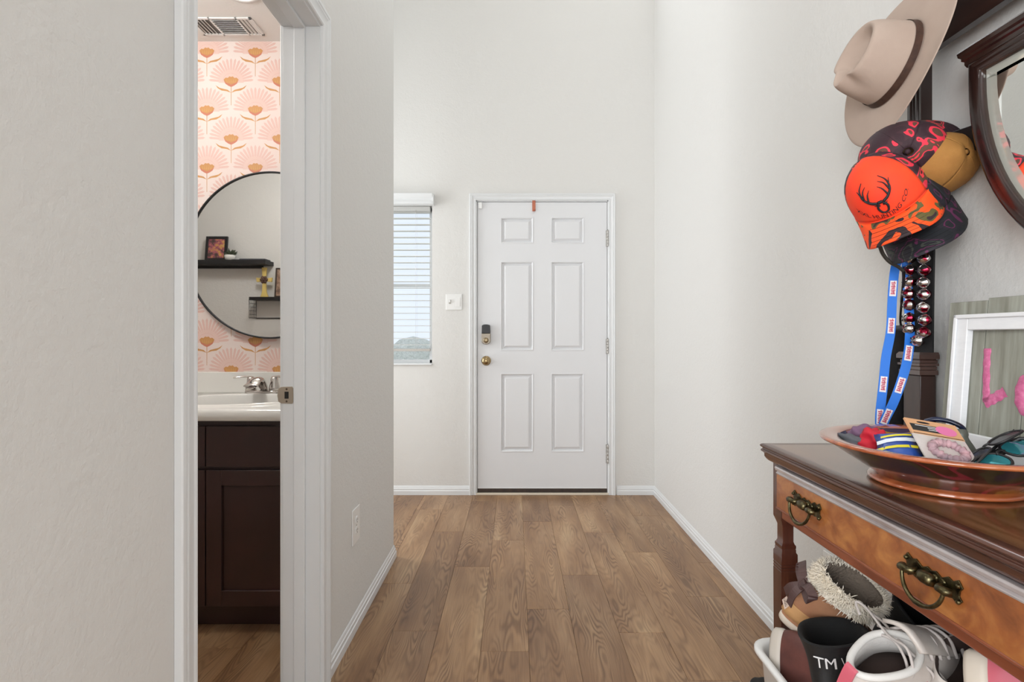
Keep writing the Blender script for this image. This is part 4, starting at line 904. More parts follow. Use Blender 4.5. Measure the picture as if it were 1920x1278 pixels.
# sunglasses
def sunglasses(name, M_, label, lens_m, fold=0.9, spread=0.0):
    t = empty(name, label=label, cat='sunglasses', M=M_)
    for s_ in (-1, 1):
        out = [(s_*0.034+0.029*math.copysign(abs(math.cos(a))**0.75, math.cos(a)), 0.021*math.copysign(abs(math.sin(a))**0.8, math.sin(a))) for a in [2*PI*i/28 for i in range(28)]]
        curve = lambda x: -0.22*x*x*8
        b = MB(); b.tube([(x, y, curve(x)) for x, y in out], 0.0022, 8, closed=True); b.build('rim', M_black, t, local=True)
        b = MB(); b.add([(x, y, curve(x)) for x, y in out], [list(range(28))]); b.add([(x, y, curve(x)-0.0012) for x, y in out], [list(range(28))[::-1]]); b.build('lens', lens_m, t, local=True)
        b = MB(); x0 = s_*0.064; z0 = curve(0.064); p0 = Vector((x0, 0.012, z0)); p1 = p0+Vector((-s_*0.125*math.sin(fold), 0.0, -0.125*math.cos(fold))); p2_ = p1+Vector((-s_*0.012, -0.016, -0.010))
        b.tube([p0, p0.lerp(p1, 0.5)+Vector((0, 0, s_*0.002)), p1, p2_], [0.0026, 0.0022, 0.0026, 0.0032], 8, sq=(0.6, 1.3)); b.build('temple', M_black, t, local=True)
    b = MB(); b.tube(bez((-0.008, 0.006, 0), (-0.004, 0.012, 0.002), (0.004, 0.012, 0.002), (0.008, 0.006, 0), 8), 0.0022, 8); b.build('bridge', M_black, t, local=True)
    return t
M_lens1 = mat('lens_dark', (30, 28, 28), 0.25); M_lens2 = mat('lens_teal', (70, 176, 188), 0.06, 0.6, coat=1.0)
def ppt(u, v, d): return Vector(((u-965)*d/1000, d, H-(v-630)*d/1000))
sunglasses('sunglasses', basis(ppt(1855, 836, 0.87), 0, (0.1375, 0.9425, -0.2), (-0.55, 0.25, 0.8)) @ Matrix.Scale(0.85, 4), 'black sunglasses with dark lenses propped up in the bowl', M_lens1, 1.45)
sunglasses('sunglasses', basis(ppt(1886, 852, 0.85), 0, (-0.3, 0.9, 0.2), (-0.30, -0.30, 0.9)), 'black sunglasses with shiny teal lenses lying in the bowl', M_lens2, 1.54)

# ------------------------------------------------------------------ hats
def cut_caps(o, n=10):
    bm = bmesh.new(); bm.from_mesh(o.data); bmesh.ops.delete(bm, geom=[f for f in bm.faces if len(f.verts) > n], context='FACES_ONLY'); bm.to_mesh(o.data); bm.free()
HA, HB, HH = 0.080, 0.100, 0.122                        # crown half-width, half-length, height
def crown_pt(a, t):
    """a: angle, 0 = right, pi/2 = front; t: 0 base .. 1 top edge .. 2 centre of the top"""
    c, s_ = math.cos(a), math.sin(a); front = max(0.0, s_)
    hgt = HH*(1.0+0.05*s_-0.04*(1-front))
    pinch = 0.26*math.exp(-((abs(a-PI/2)-0.62)/0.30)**2)   # dents either side of the front
    if t <= 1:
        k = 1-0.17*t-0.06*t**6; k -= pinch*smooth01((t-0.35)/0.65)*0.75
        return Vector((HA*k*c, HB*k*s_*(1.0 if s_ < 0 else 1-0.03*t), hgt*(t-0.05*t**8)))
    q = t-1; k = (1-0.17-0.06)*(1-q); k -= pinch*0.75*(1-q)
    x, y = HA*k*c, HB*k*s_
    rim = 0.5-0.5*math.cos(min(1, q/0.45)*PI)
    dent = 0.036*rim*math.exp(-(x/0.036)**2)*(0.75+0.25*smooth01((y+0.06)/0.12)); ridge = 0.012*math.exp(-(x/0.010)**2)*rim*smooth01((0.06+y)/0.10)*0
    return Vector((x, y, hgt*0.95+0.004*math.sin(PI*min(1, q/0.35))-dent+ridge))
def brim_pt(a, q):
    c, s_ = math.cos(a), math.sin(a); rx_, ry_ = HA+(0.172-HA)*q, HB+(0.196-HB)*q
    x, y = rx_*c, ry_*s_
    return Vector((x*(1-0.10*q*q*abs(c)), y, 0.002+0.010*q*q*abs(c)**2.2-0.012*q*q*abs(s_)**2))
M_felt = mat('hat_felt', (180, 162, 149), 0.85, bump=(700, 0.15), var=((170, 150, 137), 6))
Mh = basis((0.8606, 1.2081, 1.7329), 0, (-0.2061, 0.4588, -0.8643), (-0.9778, -0.0627, 0.1999)) @ Matrix.Scale(0.902, 4)
ht = empty('cowboy_hat', label='beige felt cowboy hat with brown band hanging on the top hook', cat='hat', M=Mh)
NA = 72; AN = [2*PI*i/NA for i in range(NA)]
b = MB(); b.loft([[crown_pt(a, t) for a in AN] for t in [0, 0.06, 0.15, 0.3, 0.45, 0.6, 0.72, 0.82, 0.9, 0.95, 1.0, 1.04, 1.09, 1.15, 1.22, 1.3, 1.4, 1.5, 1.62, 1.75, 1.88, 1.97]], True)
b.add([crown_pt(a, 1.97) for a in AN], [list(range(NA))], 0, True); b.build('crown', M_felt, ht, local=True, subsurf=1)
b = MB(); b.loft([[brim_pt(a, q) for a in AN] for q in [0, 0.12, 0.3, 0.5, 0.7, 0.85, 1.0]], True); b.build('brim', M_felt, ht, local=True, solid=0.0035, subsurf=1)
b = MB(); b.loft([[Vector((p.x*1.018, p.y*1.018, p.z)) for p in (crown_pt(a, t) for a in AN)] for t in (0.035, 0.06, 0.16, 0.185)], True); b.build('hat_band', mat('band_leather', (74, 48, 36), 0.55, bump=(400, 0.3), var=((54, 34, 26), 60)), ht, local=True)
b = MB(); p0 = Vector((HA*1.0, 0.01, 0.012))
for i in range(14):
    a = R.uniform(0, 2*PI); rr = R.uniform(0, 0.012); p = crown_pt(0.25, 0.55+0.2*R.random())*1.03+Vector((0.003, rr*math.cos(a), rr*math.sin(a))); b.lathe([(0.0001, -0.0022), (0.0022, 0), (0.0001, 0.0022)], 6, Matrix.Translation(p))
b.build('hat_pin', mat('pin_silver', (150, 150, 150), 0.3, 0.8), ht, local=True)

def cap_pt(a, t, A=0.080, B=0.092, Hc=0.118, frontlift=0.16):
    c, s_ = math.cos(a), math.sin(a); k = (1-max(0, t)**2.7)**0.5 if t < 1 else 0.0
    lift = 1+frontlift*max(0, s_)*(1-t*0.55)
    return Vector((A*k*c, B*k*s_*(1+0.05*max(0, s_)*math.sin(PI*min(1, t))), Hc*t*(lift if t < 1 else 1+frontlift*0.25)))
def bill_grid(A=0.080, B=0.092, Lb=0.072, droop=0.016):
    rows = []
    for i in range(9):
        q = i/8; row = []
        for j in range(25):
            a = PI*0.5+(j/24-0.5)*PI*0.94; c, s_ = math.cos(a), math.sin(a)
            x = A*c*(1+0.02*q); y = B*s_*1.0+Lb*q*(max(0.0, math.cos((a-PI/2)*0.98))**0.55)
            row.append(Vector((x, y, -0.002-droop*q*1.2-0.030*(abs(c)**2.2)*q**0.8-0.012*(c*c)*min(1.0, q*3))))
        rows.append(row)
    return rows
def cap(name, M_, label, m_front, m_back, m_bill, split=0.36*PI, Lb=0.072, stitch=None):
    t = empty(name, label=label, cat='cap', group='caps hanging on the mirror post', M=M_)
    ts = [0, 0.08, 0.2, 0.32, 0.45, 0.58, 0.7, 0.8, 0.88, 0.94, 0.975, 0.995]
    fa = [PI/2-split+2*split*i/26 for i in range(27)]; ba = [PI/2+split+(2*PI-2*split)*i/38 for i in range(39)]
    b = MB(); b.loft([[cap_pt(a, q) for a in fa] for q in ts], False); b.build('front_panel', m_front, t, local=True, solid=0.002)
    b = MB(); b.loft([[cap_pt(a, q)*0.995 for a in ba if True] for q in ts if True], False); b.build('back_panel', m_back, t, local=True, solid=0.0015)
    b = MB(); b.loft(bill_grid(Lb=Lb), False); bl_ = b.build('bill', m_bill, t, local=True, solid=0.003)
    b = MB()
    for q in (0.25, 0.42, 0.59, 0.76, 0.9):            # stitch rows on the bill
        g = bill_grid(Lb=Lb); i0 = q*8; i = int(i0); f = i0-i; row = [g[i][j].lerp(g[min(8, i+1)][j], f)+Vector((0, 0, 0.0019)) for j in range(1, 24)]
        b.tube(row, 0.0005, 4)
    b.build('stitching', stitch or M_blackcloth, bl_, local=True)
    b = MB(); b.tube([cap_pt(a, 0.0)+Vector((0, 0.0012*math.sin(a), 0.0)) for a in fa], 0.0016, 6); b.build('sweat_seam', m_front, t, local=True)
    b = MB(); tp = cap_pt(0, 0.999); b.lathe([(0.0001, 0.004), (0.005, 0.0025), (0.0065, -0.001), (0.005, -0.004)], 12, Matrix.Translation((0, 0, tp.z))); b.build('button', m_front, t, local=True)
    for a in (PI/2-split, PI/2, PI/2+split, -PI/6, -PI/2, PI+PI/6):
        b = MB(); b.tube([cap_pt(a, q)*1.003 for q in ts], 0.0008, 5); b.build('panel_seam', m_back if a not in (PI/2,) else m_front, t, local=True)
    return t
M_org = mat('blaze_orange', (255, 78, 28), 0.75, bump=(800, 0.1), var=((250, 60, 34), 8))
M_camoR = mat_camo('red_camo_mesh', [(0.0, (48, 24, 34)), (0.43, (62, 34, 42)), (0.485, (226, 50, 72)), (0.535, (92, 62, 48)), (0.60, (236, 58, 70)), (0.64, (40, 24, 30))], 12, 0.7, 1.3, 1200)
M_camoO = mat_camo('orange_camo', [(0.0, (44, 30, 34)), (0.405, (255, 84, 24)), (0.60, (96, 88, 48)), (0.68, (56, 40, 44))], 24, 0.75, 0.7, 900, 3.1)
M_camoD = mat_camo('dark_purple_print', [(0.0, (24, 28, 34)), (0.46, (34, 32, 40)), (0.56, (92, 36, 74)), (0.595, (26, 30, 36)), (0.66, (62, 66, 60)), (0.70, (34, 34, 40))], 26, 0.7, 0.5, 900, 5.0)
M_tan = mat('tan_mesh', (176, 126, 62), 0.75, bump=(1100, 0.6), var=((164, 114, 54), 30))
# stacked on the middle hook: tan mesh cap innermost, dark print cap, orange cap outermost
cap('cap', basis((0.919, 1.190, 1.493), 0, (-0.98, 0.0, -0.2), (0.05, -0.98, 0.05)) @ Matrix.Scale(0.84, 4), 'plain tan mesh cap hanging behind the orange one', M_tan, M_tan, M_tan)
cap('cap', basis((0.870, 1.205, 1.530), 0, (0.85, -0.45, 0.10), (-0.45, -0.85, -0.22)) @ Matrix.Scale(0.874, 4), 'red and maroon camouflage cap tucked behind the orange one', M_camoR, M_camoR, M_camoR, Lb=0.046)
cap('cap', basis((0.8893, 1.1969, 1.4008), 0, (-0.4163, -0.645, -0.6408), (-0.7046, -0.2166, 0.6758)) @ Matrix.Scale(0.945, 4), 'dark purple printed cap hanging under the orange one', M_camoD, M_camoD, M_camoD)
M_oc = basis((0.8325, 1.1819, 1.4269), 0, (-0.4442, -0.6338, -0.6332), (-0.6676, -0.2372, 0.7057)) @ Matrix.Scale(0.928, 4)
oc = cap('cap', M_oc, 'blaze orange and camouflage cap with black deer antler emblem', M_org, M_camoR, M_camoO)
# embroidered antlers and lettering on the orange front panel
def on_front(x, y, lift=0.0022):
    """x: right as seen from outside, y: up the panel (metres) -> cap local"""
    a = PI/2-x/0.088; tt_ = y/0.122; p = cap_pt(a, max(0.001, tt_)); n_ = Vector((p.x, p.y, 0)).normalized(); return p+n_*lift
b = MB()
def ant(pts, r0, r1=0.0005, mir=True):
    for s_ in ((1, -1) if mir else (1,)):
        sp_ = spline([(x*s_, y, 0) for x, y in pts], 5); b.tube([on_front(p.x*1.15, 0.016+(p.y-0.017)*1.1) for p in sp_], [r0+(r1-r0)*i/(len(sp_)-1) for i in range(len(sp_))], 6)
ant([(0.006, 0.040), (0.018, 0.046), (0.029, 0.058), (0.031, 0.074), (0.022, 0.086)], 0.0034, 0.0008)
ant([(0.020, 0.047), (0.016, 0.062), (0.009, 0.070)], 0.0022); ant([(0.027, 0.055), (0.024, 0.070), (0.015, 0.078)], 0.0022); ant([(0.030, 0.063), (0.038, 0.074)], 0.0018)
ant([(0.004, 0.040), (0.009, 0.030), (0.006, 0.020), (0.0, 0.017)], 0.0026, 0.002); ant([(0.003, 0.034), (0.013, 0.037)], 0.0018)
ant([(-0.004, 0.041), (0.004, 0.041)], 0.0036, 0.0036, False)
b.build('antler_emblem', mat('embroidery_black', (22, 26, 34), 0.6), oc, local=True)
vv, ff = text_geo('XXL HUNTING CO.', 0.0165); b = MB()
b.add([on_front(-v.x*0.86, 0.0035+v.y*0.9+0.9*(v.x*0.86)**2*9, 0.0026) for v in vv], ff); b.build('lettering', mat('embroidery_black', (22, 26, 34)), oc, local=True)

# ------------------------------------------------------------------ hanging things
def P(u, v, d): return Vector(((u-965)*d/1000, d, H-(v-630)*d/1000))
t = empty('bell_strap', (0.905, 1.2, 1.42), 'black strap of silver jingle bells hanging below the caps', 'bells')
b = MB(); b.ribbon([(0.922, 1.200, 1.44), (0.920, 1.200, 1.30), (0.918, 1.200, 1.20), (0.917, 1.200, 1.085)], (0, 1, 0), 0.062, 0.004); b.build('strap', M_blackcloth, t)
tt = NT('bell_metal'); v_ = tt.coord(); c_ = tt.ramp(tt.noise(v_, 70, 1.5, 0.5), [(0.0, (214, 210, 206)), (0.50, (190, 186, 184)), (0.56, (150, 32, 56)), (0.66, (110, 20, 40))]); M_bell = tt.set(c_, 0.12, 0.95)
bell_pts = [(x_, k) for k in range(8) for x_ in (0, 1)][:15]
for sd, k in bell_pts:
    y = 1.222-0.044*sd+R.uniform(-.002, .002); z = 1.300-k*0.0272-(0.006 if sd else 0)+R.uniform(-.002, .002)
    if k == 7: y = 1.196
    M_ = Matrix.Translation((0.904, y, z)) @ Matrix.Rotation(R.uniform(0, 6), 4, 'X') @ Matrix.Rotation(-PI/2+R.uniform(-.3, .3), 4, 'Y')
    b = MB(); b.lathe([(0.0001, -0.0135), (0.005, -0.0128), (0.010, -0.009), (0.0132, -0.002), (0.0140, 0.0), (0.0140, 0.001), (0.0132, 0.002), (0.010, 0.0088), (0.005, 0.0124), (0.0001, 0.0132)], 16, M_); bo = b.build('bell', M_bell, t)
    b = MB()
    for i in range(2): b.box(-0.0085, 0.0085, -0.0009, 0.0009, 0.0095, 0.0130, M=M_ @ Matrix.Rotation(i*PI/2, 4, 'Z'))
    b.build('slits', M_black, bo)
M_blue = mat('lanyard_blue', (10, 112, 214), 0.5, bump=(700, 0.2)); M_lab = mat('lanyard_label', (228, 222, 224), 0.5); M_redi = mat('label_red', (196, 70, 92), 0.5)
t = empty('lanyard', tuple(P(1680, 500, 1.235)), 'bright blue neck lanyard with red and white patches hanging by the post', 'lanyard')
s1 = spline([P(1690, 470, 1.235), P(1678, 505, 1.235), P(1673, 560, 1.235), P(1670, 620, 1.232), P(1661, 670, 1.230), P(1656, 720, 1.228), P(1650, 775, 1.226), P(1650, 806, 1.225)], 6)
s2 = spline([P(1697, 470, 1.225), P(1700, 500, 1.225), P(1703, 560, 1.225), P(1706, 620, 1.220), P(1702, 670, 1.205), P(1690, 715, 1.203), P(1675, 755, 1.206), P(1660, 785, 1.212), P(1654, 806, 1.218)], 6)
wd = (0.9, -0.35, 0.0)
for sp_ in (s1, s2):
    b = MB(); b.ribbon(sp_, wd, 0.0185, 0.0012); b.build('ribbon', M_blue, t)
def patch(sp_, f, ln):
    i = int(f*(len(sp_)-1)); tn = (sp_[min(i+2, len(sp_)-1)]-sp_[max(i-2, 0)]).normalized(); w_ = Vector(wd); w_ = (w_-tn*w_.dot(tn)).normalized(); nn = tn.cross(w_)
    if nn.y > 0: nn = -nn
    c = sp_[i]+nn*0.0014; b = MB(); b.add([c-w_*0.0065-tn*ln/2, c+w_*0.0065-tn*ln/2, c+w_*0.0065+tn*ln/2, c-w_*0.0065+tn*ln/2], [(0, 1, 2, 3)]); pt = b.build('patch', M_lab, t)
    b = MB(); c = c+nn*0.0004; n_ = 7
    for k in range(n_):                                # small upright strokes of the illegible red word
        q = c+tn*ln*(-0.40+0.8*(k+0.5)/n_); h_ = 0.0042*(0.8 if k % 2 else 1.0); e = ln*0.8/n_*0.34
        b.add([q-w_*h_-tn*e, q+w_*h_-tn*e, q+w_*h_+tn*e, q-w_*h_+tn*e], [(0, 1, 2, 3)])
        if k % 3 != 1: b.add([q+w_*h_*0.2-tn*e*3, q+w_*h_*0.6-tn*e*3, q+w_*h_*0.6, q+w_*h_*0.2], [(0, 1, 2, 3)])
    b.build('red_word', M_redi, pt)
for f in (0.24, 0.41, 0.73, 0.90): patch(s1, f, 0.036)
for f in (0.23, 0.48, 0.66, 0.86): patch(s2, f, 0.036)
t = empty('umbrella', tuple(P(1688, 612, 1.328)), 'black furled umbrella hanging by its wrist cord between lanyard strands', 'umbrella')
ax = [P(1690, 612, 1.328), P(1689, 640, 1.328), P(1686, 680, 1.328), P(1682, 730, 1.328), P(1678, 775, 1.328), P(1676, 812, 1.328)]
b = MB(); b.tube(spline(ax, 4), [0.0235, 0.0240, 0.0245]+[0.0255]*5+[0.027]*5+[0.026]*4+[0.024, 0.022, 0.020, 0.018], 24); ob = b.build('sleeve', M_blackcloth, t)
b = MB(); b.tube([P(1690, 610, 1.328), P(1690, 613, 1.328), P(1690, 619, 1.328)], [0.0225, 0.0246, 0.0246], 24); b.build('collar', mat('grey_trim', (74, 72, 72), 0.5), t)
b = MB(); b.tube(spline([P(1690, 612, 1.328), P(1688, 600, 1.30), P(1690, 570, 1.27), P(1694, 530, 1.22), P(1694, 505, 1.19)], 6), [0.003]*3+[0.0024]*10+[0.0032]*12, 8); b.build('wrist_cord', M_black, t)
b = MB(); b.tube(spline([P(1694, 508, 1.19), P(1684, 500, 1.19), P(1668, 491, 1.19), P(1655, 475, 1.19), P(1648, 455, 1.18)], 6), 0.0048, 10, sq=(1, 0.7)); b.build('cord_loop', mat('strap_olive', (52, 48, 42), 0.7), t)

# ------------------------------------------------------------------ shoe bin and shoes
bin_ = empty('shoe_bin', (0.745, 0.93, 0), 'white plastic bin full of shoes under the dressing table', 'bin')
def rrect(x0, x1, y0, y1, r, n=6):
    pts = []
    for cx_, cy_, a0 in ((x1-r, y1-r, 0), (x0+r, y1-r, PI/2), (x0+r, y0+r, PI), (x1-r, y0+r, 1.5*PI)):
        for i in range(n+1): a = a0+PI/2*i/n; pts.append((cx_+r*math.cos(a), cy_+r*math.sin(a)))
    return pts
bx0, bx1, by0, by1, bz = 0.532, 0.918, 0.60, 1.225, 0.432
def br(ins, z, r=0.05): return [(x, y, z) for x, y in rrect(bx0+ins, bx1-ins, by0+ins, by1-ins, r)]
M_bin = mat('bin_white', (226, 226, 224), 0.35, bump=(30, 0.1))
b = MB(); b.loft([br(0.045, 0.0), br(0.040, 0.004), br(0.012, bz-0.02), br(0.004, bz-0.016), br(0.0, bz-0.010), br(0.0, bz-0.003), br(0.004, bz), br(0.012, bz), br(0.016, bz-0.006), br(0.022, bz-0.05), br(0.046, 0.012)], True, False, 0, True)
b.add(br(0.046, 0.012), [list(range(28))]); b.add(br(0.045, 0.0), [list(range(28))]); b.build('tub', M_bin, bin_)
b = MB()
for yy in (1.03, 0.80): b.tube(bez((bx0+0.014, yy+0.06, bz-0.05), (bx0-0.006, yy+0.06, bz-0.15), (bx0-0.004, yy-0.06, bz-0.15), (bx0+0.014, yy-0.06, bz-0.05), 14), 0.006, 8)
b.build('carry_handles', M_black, bin_)

def ring_pts(yb, yf, ws, z, n=40, tilt=0.0, toe=0.62, heel=0.55, zfun=None):
    pts = []
    for j in range(n):
        a = 2*PI*j/n; c = math.cos(a); s_ = (1-c)/2; y = yb+(yf-yb)*s_
        e = heel if s_ < 0.5 else toe
        hw = (max(0.0, 1-(2*s_-1)**2))**e*(0.86+0.14*smooth01((s_-0.2)/0.5))
        x = ws*hw*(1 if a <= PI else -1)
        zz = z+tilt*(y-yb)+(zfun(y, s_) if zfun else 0)
        pts.append((x, y, zz))
    return pts
def shoe(name, M_, label, upper, outer, mids, lining, m_up, m_sole, m_lin, sole_h=0.030, L=0.27, ws=0.046, n=40):
    """upper / lining: list of ring parameters (yb, yf, ws, z, tilt)"""
    t = empty(name, label=label, cat='boot' if 'boot' in name else 'shoe', group='shoes in the bin', M=M_)
    b = MB(); b.loft([ring_pts(0.006, L-0.006, ws-0.005, 0.0), ring_pts(0, L, ws, 0.006), ring_pts(-0.003, L+0.004, ws+0.003, sole_h*0.7), ring_pts(-0.002, L+0.002, ws+0.002, sole_h)], True, caps=True); b.build('sole', m_sole, t, local=True)
    b = MB(); b.loft([ring_pts(*r_[:4], tilt=r_[4] if len(r_) > 4 else 0) for r_ in upper], True); b.build('upper', m_up, t, local=True, subsurf=1)
    rl = [ring_pts(*r_[:4], tilt=r_[4] if len(r_) > 4 else 0) for r_ in lining]
    b = MB(); b.loft(rl, True); b.add(rl[-1], [list(range(n))], 0, True); b.build('lining', m_lin, t, local=True, subsurf=1)
    b = MB(); b.add(ring_pts(0.014, 0.175, ws*0.66, 0.066), [list(range(n))], 0, True); b.build('insole', M_ins, t, local=True, solid=0.003)
    return t
M_wleath = mat('white_leather', (206, 200, 194), 0.45, bump=(140, 0.2), var=((190, 180, 172), 20)); M_rosy = mat('rose_patent', (196, 92, 108), 0.3, coat=0.5)
M_greyl = mat('lining_grey', (196, 192, 188), 0.85, bump=(300, 0.3)); M_ins = mat('insole_brown', (66, 52, 48), 0.9); M_cream = mat('cream_sole', (206, 196, 182), 0.6)
UP = [(-0.002, 0.266, 0.0455, 0.028), (-0.006, 0.266, 0.0455, 0.040), (-0.008, 0.252, 0.0445, 0.055), (-0.007, 0.225, 0.043, 0.068), (-0.004, 0.195, 0.041, 0.080, 0.06), (0.000, 0.165, 0.0385, 0.092, 0.08), (0.003, 0.142, 0.037, 0.102, 0.06), (0.004, 0.136, 0.036, 0.108, 0.05), (0.008, 0.132, 0.0335, 0.110, 0.04)]
LI = [(0.008, 0.132, 0.0335, 0.110, 0.04), (0.014, 0.126, 0.028, 0.106, 0.03), (0.016, 0.122, 0.0245, 0.096, 0.02), (0.012, 0.125, 0.029, 0.075), (0.012, 0.18, 0.034, 0.046)]
# front sneaker: opening up, heel towards the hall
Msn = basis((0.545, 0.900, 0.470), 0, (0.88, 0.32, 0.02), (-0.06, -0.36, 0.92)) @ Matrix.Scale(1.1, 4)
sn = shoe('sneaker', Msn, 'white sneaker with rose pink heel and loose grey laces on top of the bin', UP, None, None, LI, M_wleath, M_cream, M_greyl)
b = MB(); b.loft([[(x*1.03, y-0.0015, z) for x, y, z in ring_pts(-0.0075+0.004*i, 0.26, 0.0455-0.001*i, 0.045+0.013*i)][-9:]+[(x*1.03, y-0.0015, z) for x, y, z in ring_pts(-0.0075+0.004*i, 0.26, 0.0455-0.001*i, 0.045+0.013*i)][:10] for i in range(4)], False); b.build('heel_panel', M_rosy, sn, local=True)
b = MB(); b.ribbon(spline([(0.0, -0.010, 0.034), (0.0, -0.0115, 0.06), (0.0, -0.007, 0.09), (0.0, 0.000, 0.114), (0, 0.005, 0.118)], 5), (1, 0, 0), 0.017, 0.003); b.build('heel_tab', M_rosy, sn, local=True)
b = MB(); b.tube([(x, y, z+0.001) for x, y, z in ring_pts(0.008, 0.130, 0.0325, 0.107, tilt=0.04)], 0.0052, 10, closed=True); b.build('padded_collar', mat('collar_white', (214, 212, 208), 0.7, bump=(300, 0.2)), sn, local=True)
b = MB(); tg_ = []
for i in range(8):
    f = i/7; tg_.append([(xx*(0.026+0.004*f), 0.195-0.10*f, 0.086+0.062*f+0.008*(1-abs(xx))-0.010*xx*xx) for xx in (-1, -0.6, -0.2, 0.2, 0.6, 1)])
b.loft(tg_, False); b.build('tongue', M_wleath, sn, local=True, solid=0.006)
M_lace = mat('lace_grey', (186, 178, 174), 0.8, bump=(500, 0.3))
for i in range(5):
    y = 0.205-0.020*i; z = 0.080+0.0085*i; b = MB(); b.tube(spline([(-0.030, y-0.004, z-0.006), (-0.012, y, z+0.014), (0.012, y+0.004, z+0.014), (0.030, y+0.002, z-0.006)], 5), 0.0026, 8); b.build('lace', M_lace, sn, local=True)
def pl(*a): return [Msn.inverted() @ P(*q) for q in a]
for pts_ in (pl((1612, 1152, 0.96), (1605, 1128, 0.98), (1625, 1140, 0.96), (1665, 1190, 0.90), (1700, 1215, 0.86), (1712, 1262, 0.85), (1696, 1276, 0.86)),
             pl((1634, 1150, 0.97), (1655, 1165, 0.95), (1690, 1205, 0.90), (1720, 1235, 0.87), (1748, 1262, 0.86), (1752, 1285, 0.86)),
             pl((1640, 1185, 0.92), (1675, 1200, 0.89), (1695, 1230, 0.87), (1704, 1262, 0.86)),
             pl((1700, 1185, 0.94), (1735, 1210, 0.92), (1758, 1232, 0.90)), pl((1645, 1172, 0.95), (1690, 1192, 0.92), (1726, 1222, 0.89), (1775, 1278, 0.86))):
    b = MB(); b.tube(spline(pts_, 6), 0.0021, 8); b.build('lace', M_lace, sn, local=True)
# pink shoe, toe down, heel up under the table edge
Mp2 = basis(tuple(P(1838, 1222, 0.80)), 0, (0.18, -0.05, -0.95), (0.55, -0.75, 0.1)); Mp2 = Mp2 @ Matrix.Translation((0, 0.0, -0.02))
pk2 = shoe('sneaker', Mp2, 'rose pink sneaker standing heel up at the near end of the bin', UP, None, None, LI, M_rosy, M_cream, M_wleath)
b = MB(); b.ribbon(spline([(0.0, -0.010, 0.034), (0.0, -0.0115, 0.06), (0.0, -0.007, 0.09), (0.0, 0.000, 0.114), (0, 0.005, 0.118)], 5), (1, 0, 0), 0.014, 0.003); b.build('heel_tab', M_wleath, pk2, local=True)
# white shoe low between them
Mw2 = basis(tuple(P(1765, 1290, 0.84)), 0, (0.75, 0.55, -0.25), (-0.1, -0.3, 0.95)); Mw2 = Mw2 @ Matrix.Translation((0, 0, -0.10))
shoe('sneaker', Mw2, 'white sneaker low in the bin beneath the loose laces', UP, None, None, LI, M_wleath, M_cream, M_ins)
# tan shearling boot, sole to the hall, shaft flopped to the right
UB = [(-0.002, 0.262, 0.047, 0.020), (-0.006, 0.264, 0.048, 0.036), (-0.008, 0.250, 0.048, 0.055), (-0.008, 0.220, 0.047, 0.072), (-0.006, 0.180, 0.046, 0.088), (-0.004, 0.150, 0.046, 0.105), (-0.002, 0.132, 0.047, 0.125), (0.000, 0.128, 0.049, 0.150), (-0.006, 0.134, 0.056, 0.175), (-0.012, 0.142, 0.062, 0.190)]
LB = [(-0.012, 0.142, 0.062, 0.190), (-0.008, 0.138, 0.057, 0.194), (0.002, 0.128, 0.049, 0.186), (0.006, 0.120, 0.041, 0.15), (0.006, 0.13, 0.040, 0.10), (0.01, 0.2, 0.040, 0.045)]
M_suede = mat('tan_suede', (170, 124, 92), 0.9, bump=(400, 0.3), var=((150, 104, 76), 12)); M_fur = mat('shearling', (236, 229, 217), 0.95, var=((218, 206, 186), 30)); M_furin = mat('shearling_inside', (120, 108, 96), 0.95, bump=(150, 1.0, 0.006))
Mbt = basis((0.573, 1.164, 0.509), 0, (0.916, 0.0, -0.40), (0.35, -0.50, 0.79)) @ Matrix.Scale(0.88, 4)
bt = shoe('boot', Mbt, 'tan suede boot with shaggy cream shearling cuff and brown bow', UB, None, None, LB, M_suede, mat('boot_sole_cream', (198, 186, 172), 0.7), M_furin, sole_h=0.022, L=0.266, ws=0.048)
b = MB()                                                # shaggy cuff: tufts round the rim
for i in range(3600):
    f = R.random(); lvl = R.uniform(-0.034, 0.007); base_ = ring_pts(-0.013+R.uniform(-.002, .006), 0.143, 0.063+R.uniform(-.008, .002), 0.188+lvl, n=60)
    j = int(f*60) % 60; p = Vector(base_[j]); c = Vector((0, 0.063, 0.188)); o_ = Vector((p.x, p.y-0.063, 0)).normalized()
    d = (o_*R.uniform(0.2, 0.9)+Vector((R.uniform(-.4, .4), R.uniform(-.4, .4), R.uniform(-0.5, 0.9)))).normalized(); ln = R.uniform(0.008, 0.020)
    b.tube([p-d*0.004, p+d*ln*0.5+Vector((0, 0, 0.002)), p+d*ln], [0.0013, 0.0011, 0.0002], 4)
ob = b.build('shearling_cuff', M_fur, bt, local=True); ob['kind'] = 'stuff'
b = MB(); b.loft([[(x*1.02, y, z) for x, y, z in ring_pts(-0.014, 0.143, 0.062, zz)] for zz in (0.152, 0.165, 0.190, 0.196)], True); b.build('cuff_base', M_fur, bt, local=True)
M_bow = mat('brown_satin', (74, 52, 50), 0.45)
b = MB(); b.loft([[(x*1.03, y-0.0015, z) for x, y, z in ring_pts(-0.008, 0.27, 0.0485, zz)][-9:]+[(x*1.03, y-0.0015, z) for x, y, z in ring_pts(-0.008, 0.27, 0.0485, zz)][:10] for zz in (0.034, 0.05, 0.066, 0.07)], False); b.build('heel_counter', mat('heel_tan', (190, 146, 98), 0.8, bump=(300, 0.2)), bt, local=True, solid=0.003)
b = MB(); b.add([(-0.013, -0.0135, 0.046), (0.013, -0.0135, 0.046), (0.013, -0.0125, 0.064), (-0.013, -0.0125, 0.064)], [(0, 1, 2, 3)]); tb = b.build('heel_label', mat('label_pale', (206, 184, 170), 0.6), bt, local=True, solid=0.001)
